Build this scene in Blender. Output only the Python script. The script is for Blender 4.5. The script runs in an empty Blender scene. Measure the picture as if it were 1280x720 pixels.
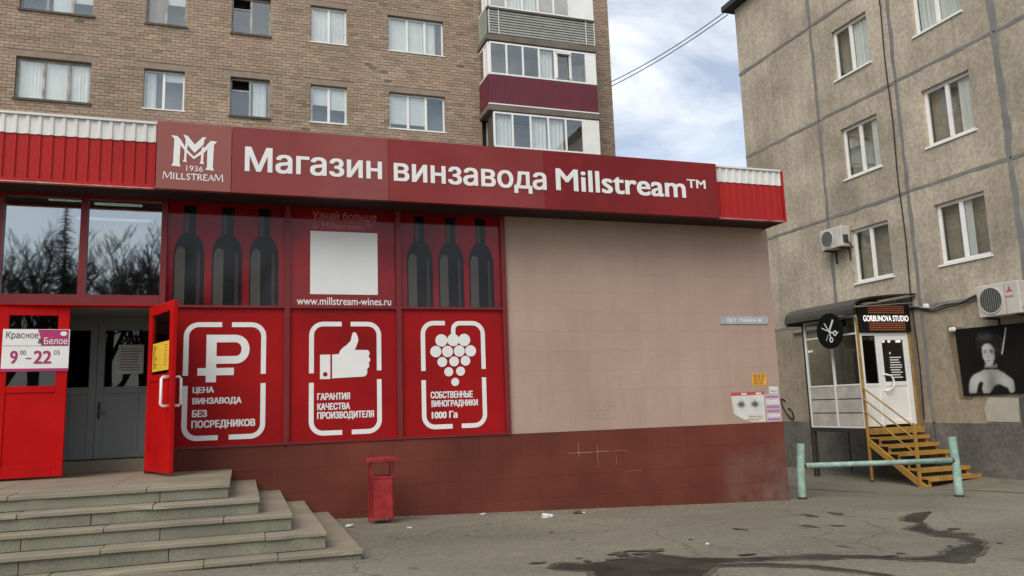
import bpy, bmesh, math, random
from mathutils import Vector, Matrix, noise as mnoise
R = math.radians
random.seed(7)
scene = bpy.context.scene
COL = scene.collection
# ------------------------------------------------------------------ camera
CAM_PITCH, CAM_ROLL, CAM_YAW, CAM_Z = R(8.5397), R(-1.9462), R(19.0549), 1.5
fw = Vector((math.sin(CAM_YAW)*math.cos(CAM_PITCH), math.cos(CAM_YAW)*math.cos(CAM_PITCH), math.sin(CAM_PITCH)))
rt0 = Vector((math.cos(CAM_YAW), -math.sin(CAM_YAW), 0)); up0 = rt0.cross(fw)
rt = math.cos(CAM_ROLL)*rt0 + math.sin(CAM_ROLL)*up0
up = -math.sin(CAM_ROLL)*rt0 + math.cos(CAM_ROLL)*up0
cd = bpy.data.cameras.new('camera'); cam = bpy.data.objects.new('camera', cd); COL.objects.link(cam)
m = Matrix.Identity(4)
for i in range(3):
    m[i][0], m[i][1], m[i][2] = rt[i], up[i], -fw[i]
m[2][3] = CAM_Z
cam.matrix_world = m
cd.sensor_width = 36; cd.lens = 986.93/1280*36; cd.clip_end = 2000; cd.clip_start = .05
scene.camera = cam
# ------------------------------------------------------------------ sky and sun
SUN_EL, SUN_AZ = R(45), R(224)      # azimuth clockwise from +y: high, behind the camera and to its left
world = bpy.data.worlds.new('World'); scene.world = world; world.use_nodes = True
nt = world.node_tree; nt.nodes.clear()
N = nt.nodes.new; L = nt.links.new
out = N('ShaderNodeOutputWorld'); bg = N('ShaderNodeBackground'); bg.inputs[1].default_value = .1
sky = N('ShaderNodeTexSky'); sky.sky_type = 'NISHITA'; sky.sun_disc = False
sky.sun_elevation = SUN_EL; sky.sun_rotation = SUN_AZ; sky.air_density = 1.0; sky.dust_density = 1.5
tc = N('ShaderNodeTexCoord'); mp = N('ShaderNodeMapping'); mp.inputs['Scale'].default_value = (1.0, 1.4, 2.6); mp.inputs['Rotation'].default_value = (.25, .1, .5)
nz = N('ShaderNodeTexNoise'); nz.inputs['Scale'].default_value = 3.1; nz.inputs['Detail'].default_value = 9; nz.inputs['Roughness'].default_value = .58; nz.inputs['Distortion'].default_value = .5
rp = N('ShaderNodeValToRGB'); rp.color_ramp.elements[0].position = .42; rp.color_ramp.elements[1].position = .68
rp.color_ramp.elements[0].color = (.24, .24, .24, 1); rp.color_ramp.elements[1].color = (.88, .88, .88, 1)
mx = N('ShaderNodeMix'); mx.data_type = 'RGBA'; mx.inputs['B'].default_value = (8.5, 8.7, 8.9, 1)
L(tc.outputs['Generated'], mp.inputs[0]); L(mp.outputs[0], nz.inputs[0]); L(nz.outputs[0], rp.inputs[0])
L(rp.outputs[0], mx.inputs['Factor']); L(sky.outputs[0], mx.inputs['A']); L(mx.outputs['Result'], bg.inputs[0]); L(bg.outputs[0], out.inputs[0])
sd = bpy.data.lights.new('sun', 'SUN'); sun = bpy.data.objects.new('sun', sd); COL.objects.link(sun)
sd.energy = 1.5; sd.angle = R(40); sd.color = (1, .94, .84)
sdir = Vector((math.sin(SUN_AZ)*math.cos(SUN_EL), math.cos(SUN_AZ)*math.cos(SUN_EL), math.sin(SUN_EL)))
sun.rotation_euler = sdir.to_track_quat('Z', 'Y').to_euler(); sun.location = (0, 0, 60)
vs = scene.view_settings; vs.view_transform = 'Standard'; vs.look = 'None'; vs.gamma = 1; vs.exposure = 0.55; vs.use_curve_mapping = False
scene.render.engine = 'CYCLES'; scene.cycles.max_bounces = 8; scene.cycles.transparent_max_bounces = 16
# ------------------------------------------------------------------ materials
MATS = {}
def mat(name, col, rough=.7, var=.12, scale=2.5, bump=0., bscale=40, metal=0., rnd=0., spec=.4, col2=None, fine=.06, fscale=45, emit=0, grime=0., vscale=(1, 1, 1), streak=0.):
    if name in MATS: return MATS[name]
    mt = bpy.data.materials.new(name); mt.use_nodes = True; n = mt.node_tree; b = n.nodes['Principled BSDF']; A = n.nodes.new; K = n.links.new
    b.inputs['Roughness'].default_value = rough; b.inputs['Metallic'].default_value = metal; b.inputs['Specular IOR Level'].default_value = spec
    geo = A('ShaderNodeNewGeometry'); mpn = A('ShaderNodeMapping'); mpn.inputs['Scale'].default_value = vscale; K(geo.outputs['Position'], mpn.inputs[0])
    n1 = A('ShaderNodeTexNoise'); n1.inputs['Scale'].default_value = scale; n1.inputs['Detail'].default_value = 6; K(mpn.outputs[0], n1.inputs[0])
    n2 = A('ShaderNodeTexNoise'); n2.inputs['Scale'].default_value = fscale; n2.inputs['Detail'].default_value = 3; K(mpn.outputs[0], n2.inputs[0])
    def mrange(src, lo, hi, fmin=.3, fmax=.7):
        r = A('ShaderNodeMapRange'); r.inputs[1].default_value = fmin; r.inputs[2].default_value = fmax; r.inputs[3].default_value = lo; r.inputs[4].default_value = hi; K(src, r.inputs[0]); return r.outputs[0]
    v = mrange(n1.outputs[0], 1-var, 1+var); f = mrange(n2.outputs[0], 1-fine, 1+fine)
    mm = A('ShaderNodeMath'); mm.operation = 'MULTIPLY'; K(v, mm.inputs[0]); K(f, mm.inputs[1]); fac = mm.outputs[0]
    if rnd:
        oi = A('ShaderNodeObjectInfo'); m3 = A('ShaderNodeMath'); m3.operation = 'MULTIPLY'; K(fac, m3.inputs[0]); K(mrange(oi.outputs['Random'], 1-rnd, 1+rnd, 0, 1), m3.inputs[1]); fac = m3.outputs[0]
    if streak:                                          # run-off stains drawn downwards
        ms = A('ShaderNodeMapping'); ms.inputs['Scale'].default_value = (3.2, 3.2, .28); K(geo.outputs['Position'], ms.inputs[0])
        ns_ = A('ShaderNodeTexNoise'); ns_.inputs['Scale'].default_value = 1.6; ns_.inputs['Detail'].default_value = 7; ns_.inputs['Roughness'].default_value = .62; K(ms.outputs[0], ns_.inputs[0])
        m4 = A('ShaderNodeMath'); m4.operation = 'MULTIPLY'; K(fac, m4.inputs[0]); K(mrange(ns_.outputs[0], 1.04, 1-streak, .45, .75), m4.inputs[1]); fac = m4.outputs[0]
    base = None
    if col2:
        n3 = A('ShaderNodeTexNoise'); n3.inputs['Scale'].default_value = scale*.6; n3.inputs['Detail'].default_value = 8; n3.inputs['Roughness'].default_value = .65; K(mpn.outputs[0], n3.inputs[0])
        mc = A('ShaderNodeMix'); mc.data_type = 'RGBA'; mc.inputs['A'].default_value = (*col, 1); mc.inputs['B'].default_value = (*col2, 1); K(mrange(n3.outputs[0], 0, 1, .42, .62), mc.inputs['Factor']); base = mc.outputs['Result']
    vm = A('ShaderNodeVectorMath'); vm.operation = 'SCALE'
    if base: K(base, vm.inputs[0])
    else: vm.inputs[0].default_value = col
    K(fac, vm.inputs['Scale']); K(vm.outputs[0], b.inputs['Base Color'])
    if rough < .6: K(mrange(n1.outputs[0], rough*.75, min(1, rough*1.4)), b.inputs['Roughness'])
    if bump:
        bn = A('ShaderNodeTexNoise'); bn.inputs['Scale'].default_value = bscale; bn.inputs['Detail'].default_value = 5; K(geo.outputs['Position'], bn.inputs[0])
        bp = A('ShaderNodeBump'); bp.inputs['Strength'].default_value = min(1, bump*20); bp.inputs['Distance'].default_value = bump; K(bn.outputs[0], bp.inputs['Height']); K(bp.outputs[0], b.inputs['Normal'])
    if emit:
        b.inputs['Emission Color'].default_value = (*col, 1); b.inputs['Emission Strength'].default_value = emit
    MATS[name] = mt; return mt
def glass(name, tint, refl, rough=.01, wave=.0):
    if name in MATS: return MATS[name]
    mt = bpy.data.materials.new(name); mt.use_nodes = True; n = mt.node_tree; n.nodes.clear(); A = n.nodes.new; K = n.links.new
    o = A('ShaderNodeOutputMaterial'); t = A('ShaderNodeBsdfTransparent'); t.inputs[0].default_value = (*tint, 1)
    g = A('ShaderNodeBsdfGlossy'); g.inputs['Roughness'].default_value = rough; g.inputs[0].default_value = (.9, .93, .92, 1)
    fr = A('ShaderNodeLayerWeight'); fr.inputs[0].default_value = .5; pw = A('ShaderNodeMath'); pw.operation = 'POWER'; pw.inputs[1].default_value = 4
    r = A('ShaderNodeMapRange'); r.inputs[1].default_value = 0; r.inputs[2].default_value = 1; r.inputs[3].default_value = refl; r.inputs[4].default_value = 1
    ms = A('ShaderNodeMixShader'); K(fr.outputs['Facing'], pw.inputs[0]); K(pw.outputs[0], r.inputs[0]); K(r.outputs[0], ms.inputs[0]); K(t.outputs[0], ms.inputs[1]); K(g.outputs[0], ms.inputs[2]); K(ms.outputs[0], o.inputs[0])
    if wave:
        ge = A('ShaderNodeNewGeometry'); bn = A('ShaderNodeTexNoise'); bn.inputs['Scale'].default_value = 1.6; K(ge.outputs['Position'], bn.inputs[0])
        bp = A('ShaderNodeBump'); bp.inputs['Strength'].default_value = 1; bp.inputs['Distance'].default_value = wave; K(bn.outputs[0], bp.inputs['Height']); K(bp.outputs[0], g.inputs['Normal'])
    MATS[name] = mt; return mt
def brick_mat():
    mt = mat('brick', (.335, .248, .178), .9, .10, .5, .003, 60, fine=.12, fscale=18)
    n = mt.node_tree; b = n.nodes['Principled BSDF']
    src = b.inputs['Base Color'].links[0].from_socket
    at = n.nodes.new('ShaderNodeAttribute'); at.attribute_name = 'tone'
    mu = n.nodes.new('ShaderNodeMix'); mu.data_type = 'RGBA'; mu.blend_type = 'MULTIPLY'; mu.inputs['Factor'].default_value = 1
    n.links.new(src, mu.inputs['A']); n.links.new(at.outputs['Color'], mu.inputs['B']); n.links.new(mu.outputs['Result'], b.inputs['Base Color'])
    return mt
M = dict(
 brick=brick_mat(), mortar=mat('mortar', (.15, .122, .098), .95, .15, 1), lintel=mat('lintel_concrete', (.27, .21, .16), .9, .15, 3, .003),
 concrete=mat('concrete_panel', (.44, .38, .295), .92, .2, .75, .006, 25, rnd=.05, col2=(.335, .287, .222), fine=.18, fscale=11, streak=.16),
 concretelow=mat('concrete_low', (.31, .262, .19), .92, .16, .7, .006, 25, rnd=.05, col2=(.235, .198, .145), fine=.16, fscale=12, streak=.15),
 sealant=mat('joint_sealant', (.19, .185, .175), .9, .18, 2.5, .004, 30), dado=mat('grey_dado_paint', (.115, .112, .10), .85, .25, 1.2, .006, 20, col2=(.16, .152, .135), fine=.2, fscale=12),
 pvc=mat('white_plastic', (.80, .80, .78), .4, .05, 2), pvcgrey=mat('grey_plastic', (.24, .26, .25), .45, .06, 2), wood=mat('old_white_paint', (.42, .41, .37), .7, .18, 4, .002, 50, col2=(.28, .24, .19)), darkwood=mat('dark_sill_metal', (.09, .07, .055), .7, .2, 3),
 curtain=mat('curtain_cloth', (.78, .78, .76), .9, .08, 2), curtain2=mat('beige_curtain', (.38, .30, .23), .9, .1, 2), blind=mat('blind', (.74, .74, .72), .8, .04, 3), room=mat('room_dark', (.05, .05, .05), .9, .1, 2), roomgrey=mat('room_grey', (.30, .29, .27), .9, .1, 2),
 pane=glass('window_glass', (.95, .97, .96), .12, wave=.0012), paneclear=glass('clear_glass', (.90, .92, .90), .07, wave=.003), shopglass=glass('shop_glass', (.30, .33, .32), .42, rough=.022, wave=.0015), doorglass=glass('door_glass', (.35, .36, .36), .06),
 beige=mat('beige_tile', (.405, .285, .222), .8, .06, .8, .001, 30, rnd=.014, col2=(.37, .26, .20), fine=.035, streak=.045), beigeback=mat('beige_joint', (.36, .255, .195), .9, .1, 1),
 ghost=mat('ghost_paint', (.372, .262, .203), .8, .05, 2), ghost2=mat('ghost_print', (.315, .215, .168), .8, .1, 9), plinth=mat('plinth_tile', (.150, .042, .028), .65, .16, 1.0, .001, 30, rnd=.025, col2=(.115, .034, .023), spec=.08), plinthjoint=mat('plinth_joint', (.24, .10, .08), .9, .3, 2),
 redfilm=mat('red_film', (.31, .008, .009), .3, .14, .9, .012, 1.6, spec=.10, col2=(.235, .007, .008), fine=.02), redfilmtop=mat('red_film_upper', (.25, .008, .012), .06, .16, 1.1, spec=.3, col2=(.13, .005, .009), fine=.02),
 redframe=mat('dark_red_frame', (.16, .010, .012), .4, .1, 2), reddoor=mat('red_door_paint', (.46, .006, .006), .45, .08, 2, spec=.08, col2=(.40, .006, .006)), redsheet=mat('red_sheet_metal', (.37, .020, .019), .45, .10, 1.5, spec=.15), whitesheet=mat('white_sheet_metal', (.66, .65, .61), .5, .08, 1.5),
 soffit=mat('soffit_board', (.035, .016, .014), .8, .2, 1.5), banner=mat('banner_red', (.225, .016, .017), .4, .16, .55, spec=.18, col2=(.17, .013, .014), fine=.02), banner1=mat('banner_red_glare', (.255, .075, .068), .4, .16, .55, spec=.25, col2=(.23, .045, .042), fine=.02), banner2=mat('banner_red_faint_glare', (.245, .040, .038), .4, .16, .55, spec=.2, col2=(.195, .022, .022), fine=.02), logo=mat('logo_maroon', (.265, .085, .072), .38, .06, 1, spec=.25), bannerspot=mat('banner_print_spot', (.195, .015, .016), .4, .15, 2, spec=.18),  # first two banner reds: sky glare painted in as paler colour
 white=mat('white_print', (.74, .74, .72), .5, .04, 2, fine=.02), black=mat('black_print', (.010, .010, .010), .4, .1, 2, spec=.15), bottlelight=mat('bottle_highlight_print', (.062, .055, .045), .06, .12, 3, spec=.35), bottlemid=mat('bottle_tone_print', (.04, .022, .02), .06, .12, 3, spec=.35), bottleblack=mat('bottle_black_print', (.008, .008, .008), .06, .1, 2, spec=.3), palered=mat('pale_red_print', (.42, .16, .15), .5, .05, 2),
 magenta=mat('magenta_print', (.38, .03, .13), .5, .05, 2), darktext=mat('dark_text_print', (.06, .03, .04), .6, .1, 2), yellow=mat('yellow_paper', (.72, .46, .03), .7, .06, 4), orange=mat('orange_paper', (.68, .32, .03), .75, .1, 8), paper=mat('white_paper', (.62, .60, .56), .85, .1, 6), pinkpaper=mat('pink_paper', (.56, .42, .46), .85, .12, 8), violet=mat('violet_print', (.36, .18, .30), .8, .1, 5), greyprint=mat('grey_print', (.10, .11, .11), .8, .2, 20), redprint=mat('red_print', (.5, .06, .08), .8, .1, 8),
 tread=mat('granite_tread', (.25, .215, .155), .75, .12, 1.8, .002, 120, rnd=.05, fine=.12, fscale=110, col2=(.20, .174, .125)), riser=mat('granite_riser', (.192, .184, .136), .7, .14, 2, .0015, 120, rnd=.13, fine=.25, fscale=90, streak=.16, col2=(.16, .155, .115)), core=mat('step_core', (.10, .095, .08), .95, .2, 3),
 binred=mat('bin_red_paint', (.34, .020, .024), .55, .22, 7, .006, 14, col2=(.22, .014, .016), streak=.2, fine=.12), mint=mat('mint_paint', (.25, .385, .315), .65, .22, 6, .002, 40, col2=(.33, .44, .375), fine=.16, fscale=25), rust=mat('rusty_iron', (.06, .04, .03), .9, .2, 8), ochre=mat('ochre_paint', (.42, .235, .05), .55, .14, 4, .001, 50, col2=(.33, .18, .04)), iron=mat('dark_iron', (.035, .033, .03), .7, .2, 5), canopy=mat('dark_canopy_sheet', (.065, .060, .052), .45, .2, 2),
 acwhite=mat('unit_casing', (.52, .50, .45), .5, .08, 3), acdark=mat('unit_grille', (.05, .05, .05), .6, .1, 3), cable=mat('black_cable', (.02, .02, .02), .6, .1, 3), conduit=mat('grey_conduit', (.22, .21, .20), .7, .15, 5), plate=mat('plate_metal', (.36, .38, .42), .45, .12, 8), foam=mat('white_foam', (.75, .75, .73), .9, .05, 9),
 skin=mat('portrait_light', (.44, .44, .41), .5, .05, 4), skin2=mat('portrait_mid', (.16, .16, .15), .5, .1, 5), posterblack=mat('portrait_black', (.008, .010, .009), .4, .1, 2, spec=.12), hair=mat('portrait_hair', (.028, .027, .025), .5, .5, 14), led=mat('led_orange', (.30, .09, .04), .5, .1, 5, emit=.15), ledwhite=mat('led_white', (.85, .82, .8), .5, .02, 5, emit=.5), bulb=mat('bulb_glow', (1, .93, .8), .5, 0, 1, emit=6), tube=mat('fluorescent_tube', (.95, 1, .97), .5, 0, 1, emit=2.2),
 burg=mat('burgundy_siding', (.13, .022, .035), .5, .08, 1.5), slat=mat('grey_slat', (.30, .31, .27), .7, .12, 3, rnd=.06), slab=mat('balcony_slab', (.16, .135, .11), .95, .2, 2), paintwhite=mat('white_wall_patch', (.42, .39, .33), .9, .1, 3), greenpaint=mat('dark_green_patch', (.075, .085, .075), .85, .15, 5), tanpaint=mat('tan_patch', (.20, .155, .10), .9, .12, 3),
 grout=mat('bare_grout', (.42, .30, .25), .9, .3, 9), pvcdull=mat('dull_white_plastic', (.50, .49, .45), .55, .14, 3, col2=(.42, .41, .37)), innerwall=mat('balcony_inner_wall', (.42, .38, .33), .9, .15, 2), bark=mat('bark', (.05, .042, .034), .95, .2, 4), needle=mat('spruce_needles', (.022, .035, .022), .9, .3, 6), roof=mat('roof_felt', (.05, .05, .05), .9, .2, 2), litter=mat('litter_paper', (.60, .60, .58), .9, .15, 30), litterbrown=mat('litter_brown', (.16, .10, .06), .9, .2, 30),
)
def faded_corner():
    # plaster dust and wear rubbed into the plinth paint at the exposed corner
    n = M['plinth'].node_tree; b = n.nodes['Principled BSDF']; src = b.inputs['Base Color'].links[0].from_socket; A = n.nodes.new; K = n.links.new
    geo = A('ShaderNodeNewGeometry'); nz = A('ShaderNodeTexNoise'); nz.inputs['Scale'].default_value = 2.2; nz.inputs['Detail'].default_value = 8; K(geo.outputs['Position'], nz.inputs[0])
    ds = A('ShaderNodeVectorMath'); ds.operation = 'DISTANCE'; ds.inputs[1].default_value = (7.85, 10.66, -.1); K(geo.outputs['Position'], ds.inputs[0])
    a = A('ShaderNodeMapRange'); a.inputs[1].default_value = 1.25; a.inputs[2].default_value = .1; a.inputs[3].default_value = 0; a.inputs[4].default_value = .75; K(ds.outputs['Value'], a.inputs[0])
    c = A('ShaderNodeMapRange'); c.inputs[1].default_value = .35; c.inputs[2].default_value = .62; K(nz.outputs[0], c.inputs[0]); m = A('ShaderNodeMath'); m.operation = 'MULTIPLY'; K(a.outputs[0], m.inputs[0]); K(c.outputs[0], m.inputs[1])
    mx = A('ShaderNodeMix'); mx.data_type = 'RGBA'; mx.inputs['B'].default_value = (.21, .15, .12, 1); K(src, mx.inputs['A']); K(m.outputs[0], mx.inputs['Factor']); K(mx.outputs['Result'], b.inputs['Base Color'])
faded_corner()
# asphalt: dusty, patched, with a darker grain
def asphalt():
    mt = mat('asphalt', (.200, .180, .134), .93, .14, .55, .016, 45, fine=.24, fscale=34, col2=(.155, .140, .105), vscale=(.55, 1, 1))
    n = mt.node_tree; b = n.nodes['Principled BSDF']; src = b.inputs['Base Color'].links[0].from_socket
    geo = n.nodes.new('ShaderNodeNewGeometry'); mp = n.nodes.new('ShaderNodeMapping'); mp.inputs['Scale'].default_value = (.5, 1.6, 1); n.links.new(geo.outputs['Position'], mp.inputs[0])
    nz = n.nodes.new('ShaderNodeTexNoise'); nz.inputs['Scale'].default_value = 2.6; nz.inputs['Detail'].default_value = 10; nz.inputs['Roughness'].default_value = .72; n.links.new(mp.outputs[0], nz.inputs[0])
    r = n.nodes.new('ShaderNodeMapRange'); r.inputs[1].default_value = .60; r.inputs[2].default_value = .72; r.inputs[3].default_value = 1; r.inputs[4].default_value = .66; n.links.new(nz.outputs[0], r.inputs[0])
    A = n.nodes.new; K = n.links.new
    dn = A('ShaderNodeTexNoise'); dn.inputs['Scale'].default_value = 1.1; dn.inputs['Detail'].default_value = 6; K(geo.outputs['Position'], dn.inputs[0])
    ad = A('ShaderNodeVectorMath'); ad.operation = 'ADD'; sc_ = A('ShaderNodeVectorMath'); sc_.operation = 'SCALE'; sc_.inputs['Scale'].default_value = 1.3; K(dn.outputs['Color'], sc_.inputs[0]); K(geo.outputs['Position'], ad.inputs[0]); K(sc_.outputs[0], ad.inputs[1])
    vo = A('ShaderNodeTexVoronoi'); vo.feature = 'DISTANCE_TO_EDGE'; vo.inputs['Scale'].default_value = .42; K(ad.outputs[0], vo.inputs[0])
    cr = A('ShaderNodeMapRange'); cr.inputs[1].default_value = .0; cr.inputs[2].default_value = .010; cr.inputs[3].default_value = .62; cr.inputs[4].default_value = 1; K(vo.outputs['Distance'], cr.inputs[0])
    sp = A('ShaderNodeTexVoronoi'); sp.inputs['Scale'].default_value = 26; K(geo.outputs['Position'], sp.inputs[0]); sr = A('ShaderNodeMapRange'); sr.inputs[1].default_value = .10; sr.inputs[2].default_value = .24; sr.inputs[3].default_value = 1.14; sr.inputs[4].default_value = 1; K(sp.outputs['Distance'], sr.inputs[0])
    big = A('ShaderNodeTexNoise'); big.inputs['Scale'].default_value = .22; big.inputs['Detail'].default_value = 3; K(geo.outputs['Position'], big.inputs[0]); br_ = A('ShaderNodeMapRange'); br_.inputs[1].default_value = .3; br_.inputs[2].default_value = .7; br_.inputs[3].default_value = .86; br_.inputs[4].default_value = 1.12; K(big.outputs[0], br_.inputs[0])
    prod = r.outputs[0]
    for o_ in (cr, sr, br_): mm_ = A('ShaderNodeMath'); mm_.operation = 'MULTIPLY'; K(prod, mm_.inputs[0]); K(o_.outputs[0], mm_.inputs[1]); prod = mm_.outputs[0]
    v = n.nodes.new('ShaderNodeVectorMath'); v.operation = 'SCALE'; n.links.new(src, v.inputs[0]); n.links.new(prod, v.inputs['Scale']); n.links.new(v.outputs[0], b.inputs['Base Color'])
    return mt
M['asphalt'] = asphalt(); M['wet'] = mat('wet_asphalt', (.034, .031, .025), .6, .3, 3, .008, 55, fine=.2, fscale=50, spec=.12, col2=(.058, .052, .041)); M['damp'] = mat('damp_asphalt', (.098, .088, .067), .85, .3, 4, .01, 45, fine=.3, fscale=30, spec=.1); M['oil'] = mat('dark_stain', (.072, .065, .051), .9, .35, 6, spec=.1)
# ------------------------------------------------------------------ mesh helpers
class Fr:
    """plane frame: u to the right, v up, n out towards the viewer"""
    def __init__(s, o, U, V=(0, 0, 1)):
        s.o = Vector(o); s.U = Vector(U).normalized(); s.V = Vector(V).normalized(); s.N = s.U.cross(s.V)
    def __call__(s, u, v, n=0): return s.o + s.U*u + s.V*v + s.N*n
WORLD = None
class MB:
    def __init__(s, fr=None): s.v = []; s.f = []; s.fr = fr; s.tone = None
    def P(s, p): return s.fr(*p) if s.fr else Vector(p)
    def add(s, pts, faces):
        k = len(s.v); s.v += [s.P(p) for p in pts]; s.f += [tuple(i+k for i in f) for f in faces]; return s
    def box(s, a0, a1, b0, b1, c0, c1):
        return s.add([(a0, b0, c0), (a1, b0, c0), (a1, b1, c0), (a0, b1, c0), (a0, b0, c1), (a1, b0, c1), (a1, b1, c1), (a0, b1, c1)],
                     [(0, 3, 2, 1), (4, 5, 6, 7), (0, 1, 5, 4), (1, 2, 6, 5), (2, 3, 7, 6), (3, 0, 4, 7)])
    def poly(s, pts, n0, n1=None):
        k = len(pts)
        if n1 is None: return s.add([(u, v, n0) for u, v in pts], [tuple(range(k))])
        return s.add([(u, v, n0) for u, v in pts]+[(u, v, n1) for u, v in pts], [tuple(range(k))[::-1], tuple(range(k, 2*k))]+[(i, (i+1) % k, (i+1) % k+k, i+k) for i in range(k)])
    def disc(s, u, v, r, n0, n1=None, k=24, ry=None):
        return s.poly([(u+r*math.cos(2*math.pi*i/k), v+(ry or r)*math.sin(2*math.pi*i/k)) for i in range(k)], n0, n1)
    def ring(s, u, v, r0, r1, n0, n1, k=28):
        pts = [];
        for n in (n0, n1):
            for r in (r0, r1): pts += [(u+r*math.cos(2*math.pi*i/k), v+r*math.sin(2*math.pi*i/k), n) for i in range(k)]
        f = []
        for i in range(k):
            j = (i+1) % k; f += [(i, j, k+j, k+i), (2*k+i, 3*k+i, 3*k+j, 2*k+j), (i, 2*k+i, 2*k+j, j), (k+i, k+j, 3*k+j, 3*k+i)]
        return s.add(pts, f)
    def tube(s, pts, r, k=8, r1=None):
        pts = [s.P(p) for p in pts]; fr, s.fr = s.fr, None; q = len(s.v); n = len(pts)
        for i, p in enumerate(pts):
            d = (pts[min(i+1, n-1)]-pts[max(i-1, 0)]).normalized(); a = d.orthogonal().normalized() if abs(d.z) > .9 else d.cross(Vector((0, 0, 1))).normalized(); b = d.cross(a)
            rr = r if r1 is None else r+(r1-r)*i/(n-1)
            s.v += [p+a*rr*math.cos(2*math.pi*j/k)+b*rr*math.sin(2*math.pi*j/k) for j in range(k)]
        for i in range(n-1):
            for j in range(k): s.f.append((q+i*k+j, q+i*k+(j+1) % k, q+(i+1)*k+(j+1) % k, q+(i+1)*k+j))
        s.f += [tuple(q+j for j in range(k))[::-1], tuple(q+(n-1)*k+j for j in range(k))]; s.fr = fr; return s
    def stroke(s, pts, w, n0, n1=None):
        """flat ribbon of width w along a path of (u, v)"""
        L_, R_ = [], []
        for i, p in enumerate(pts):
            a = Vector(pts[max(i-1, 0)]); b = Vector(pts[min(i+1, len(pts)-1)]); d = (b-a).normalized(); q = Vector((-d.y, d.x))*w/2
            L_.append((p[0]+q.x, p[1]+q.y)); R_.append((p[0]-q.x, p[1]-q.y))
        k = len(pts)
        for i in range(k-1): s.poly([R_[i], R_[i+1], L_[i+1], L_[i]], n0, n1)
        return s
    def text(s, body, u0, u1, v0, v1, n, bold=.02, fit=True):
        tv, tf = text_geo(body, 0.0); x0 = min(p[0] for p in tv); x1 = max(p[0] for p in tv); y0 = min(p[1] for p in tv); y1 = max(p[1] for p in tv)
        sx = (u1-u0)/(x1-x0+2*bold); sy = (v1-v0)/(y1-y0+bold)
        offs = [(0, 0)] if not bold else [(0, 0), (2*bold, 0), (0, bold), (2*bold, bold), (bold, bold/2)]
        for i, (dx, dy) in enumerate(offs): s.add([(u0+(p[0]-x0+dx)*sx, v0+(p[1]-y0+dy)*sy, n+.0003*i) for p in tv], tf)     # heavier weight: overlapping sheets, each a hair in front
        return s
    def build(s, name, material, parent=None, bevel=0, smooth=False, clean=True, wear=0):
        me = bpy.data.meshes.new(name); root = None
        if parent is None:
            xs = [p.x for p in s.v]; ys = [p.y for p in s.v]; o = Vector(((min(xs)+max(xs))/2, (min(ys)+max(ys))/2, min(p.z for p in s.v)))
        else: o = ORG[parent.name]
        me.from_pydata([tuple(p-o) for p in s.v], [], s.f)
        if s.tone:
            at = me.color_attributes.new('tone', 'FLOAT_COLOR', 'POINT'); at.data.foreach_set('color', s.tone)
        ob = bpy.data.objects.new(name, me); COL.objects.link(ob)
        if clean:
            bm = bmesh.new(); bm.from_mesh(me)
            if bevel: bmesh.ops.bevel(bm, geom=[e for e in bm.edges if len(e.link_faces) == 2 and e.calc_face_angle(0) > .5], offset=bevel, segments=1, affect='EDGES')
            if wear:                                    # chipped, uneven arrises
                bmesh.ops.subdivide_edges(bm, edges=[e for e in bm.edges if e.calc_length() > .2], cuts=5); bmesh.ops.triangulate(bm, faces=bm.faces)
                for v in bm.verts:
                    q = v.co+o; a_ = mnoise.noise(Vector((q.x*9, q.y*9, q.z*9))); v.co += Vector((0, abs(a_)*wear*.8+(wear*2.2 if a_ > .42 else 0), -abs(mnoise.noise(Vector((q.x*7, q.y*7, 3))))*wear*.5))
            bmesh.ops.recalc_face_normals(bm, faces=bm.faces); bm.to_mesh(me); bm.free()
        if smooth:
            for p in me.polygons: p.use_smooth = True
        me.materials.append(M[material] if isinstance(material, str) else material)
        if parent is None: ob.location = o
        else: ob.parent = parent
        ORG[ob.name] = o
        return ob
ORG = {}; TXT = {}
def text_geo(body, bold):
    if (body, bold) in TXT: return TXT[(body, bold)]
    cu = bpy.data.curves.new('t', 'FONT'); cu.body = body; cu.size = 1; cu.resolution_u = 3; cu.fill_mode = 'NONE'
    ob = bpy.data.objects.new('t', cu); COL.objects.link(ob); dg = bpy.context.evaluated_depsgraph_get(); dg.update()
    me = bpy.data.meshes.new_from_object(ob.evaluated_get(dg)); vv = [Vector((p.co.x, p.co.y)) for p in me.vertices]; ee = [tuple(e.vertices) for e in me.edges]
    from mathutils.geometry import delaunay_2d_cdt
    segs = [(vv[a].copy(), vv[b].copy()) for a, b in ee]; cv, ce, cf = delaunay_2d_cdt(vv, ee, [], 0, 1e-6)[:3]; f = []
    for t in cf:                                        # keep the triangles that lie inside the outlines
        c = (cv[t[0]]+cv[t[1]]+cv[t[2]])/3; wn = 0
        for a, b in segs:
            if (a.y > c.y) != (b.y > c.y) and a.x+(c.y-a.y)/(b.y-a.y)*(b.x-a.x) > c.x: wn += 1
        if wn % 2: f.append(tuple(t))
    v = [(p.x, p.y, 0) for p in cv]
    bpy.data.objects.remove(ob); bpy.data.curves.remove(cu); bpy.data.meshes.remove(me)
    TXT[(body, bold)] = (v, f); return v, f
def thing(name, loc, label, cat, group=None):
    o = bpy.data.objects.new(name, None); COL.objects.link(o); o.location = loc; o.empty_display_size = .2; ORG[o.name] = Vector(loc); return tag(o, label, cat, group)
def tag(o, label=None, cat=None, group=None, kind=None):
    for k, v in (('label', label), ('category', cat), ('group', group), ('kind', kind)):
        if v: o[k] = v
    return o
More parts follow.
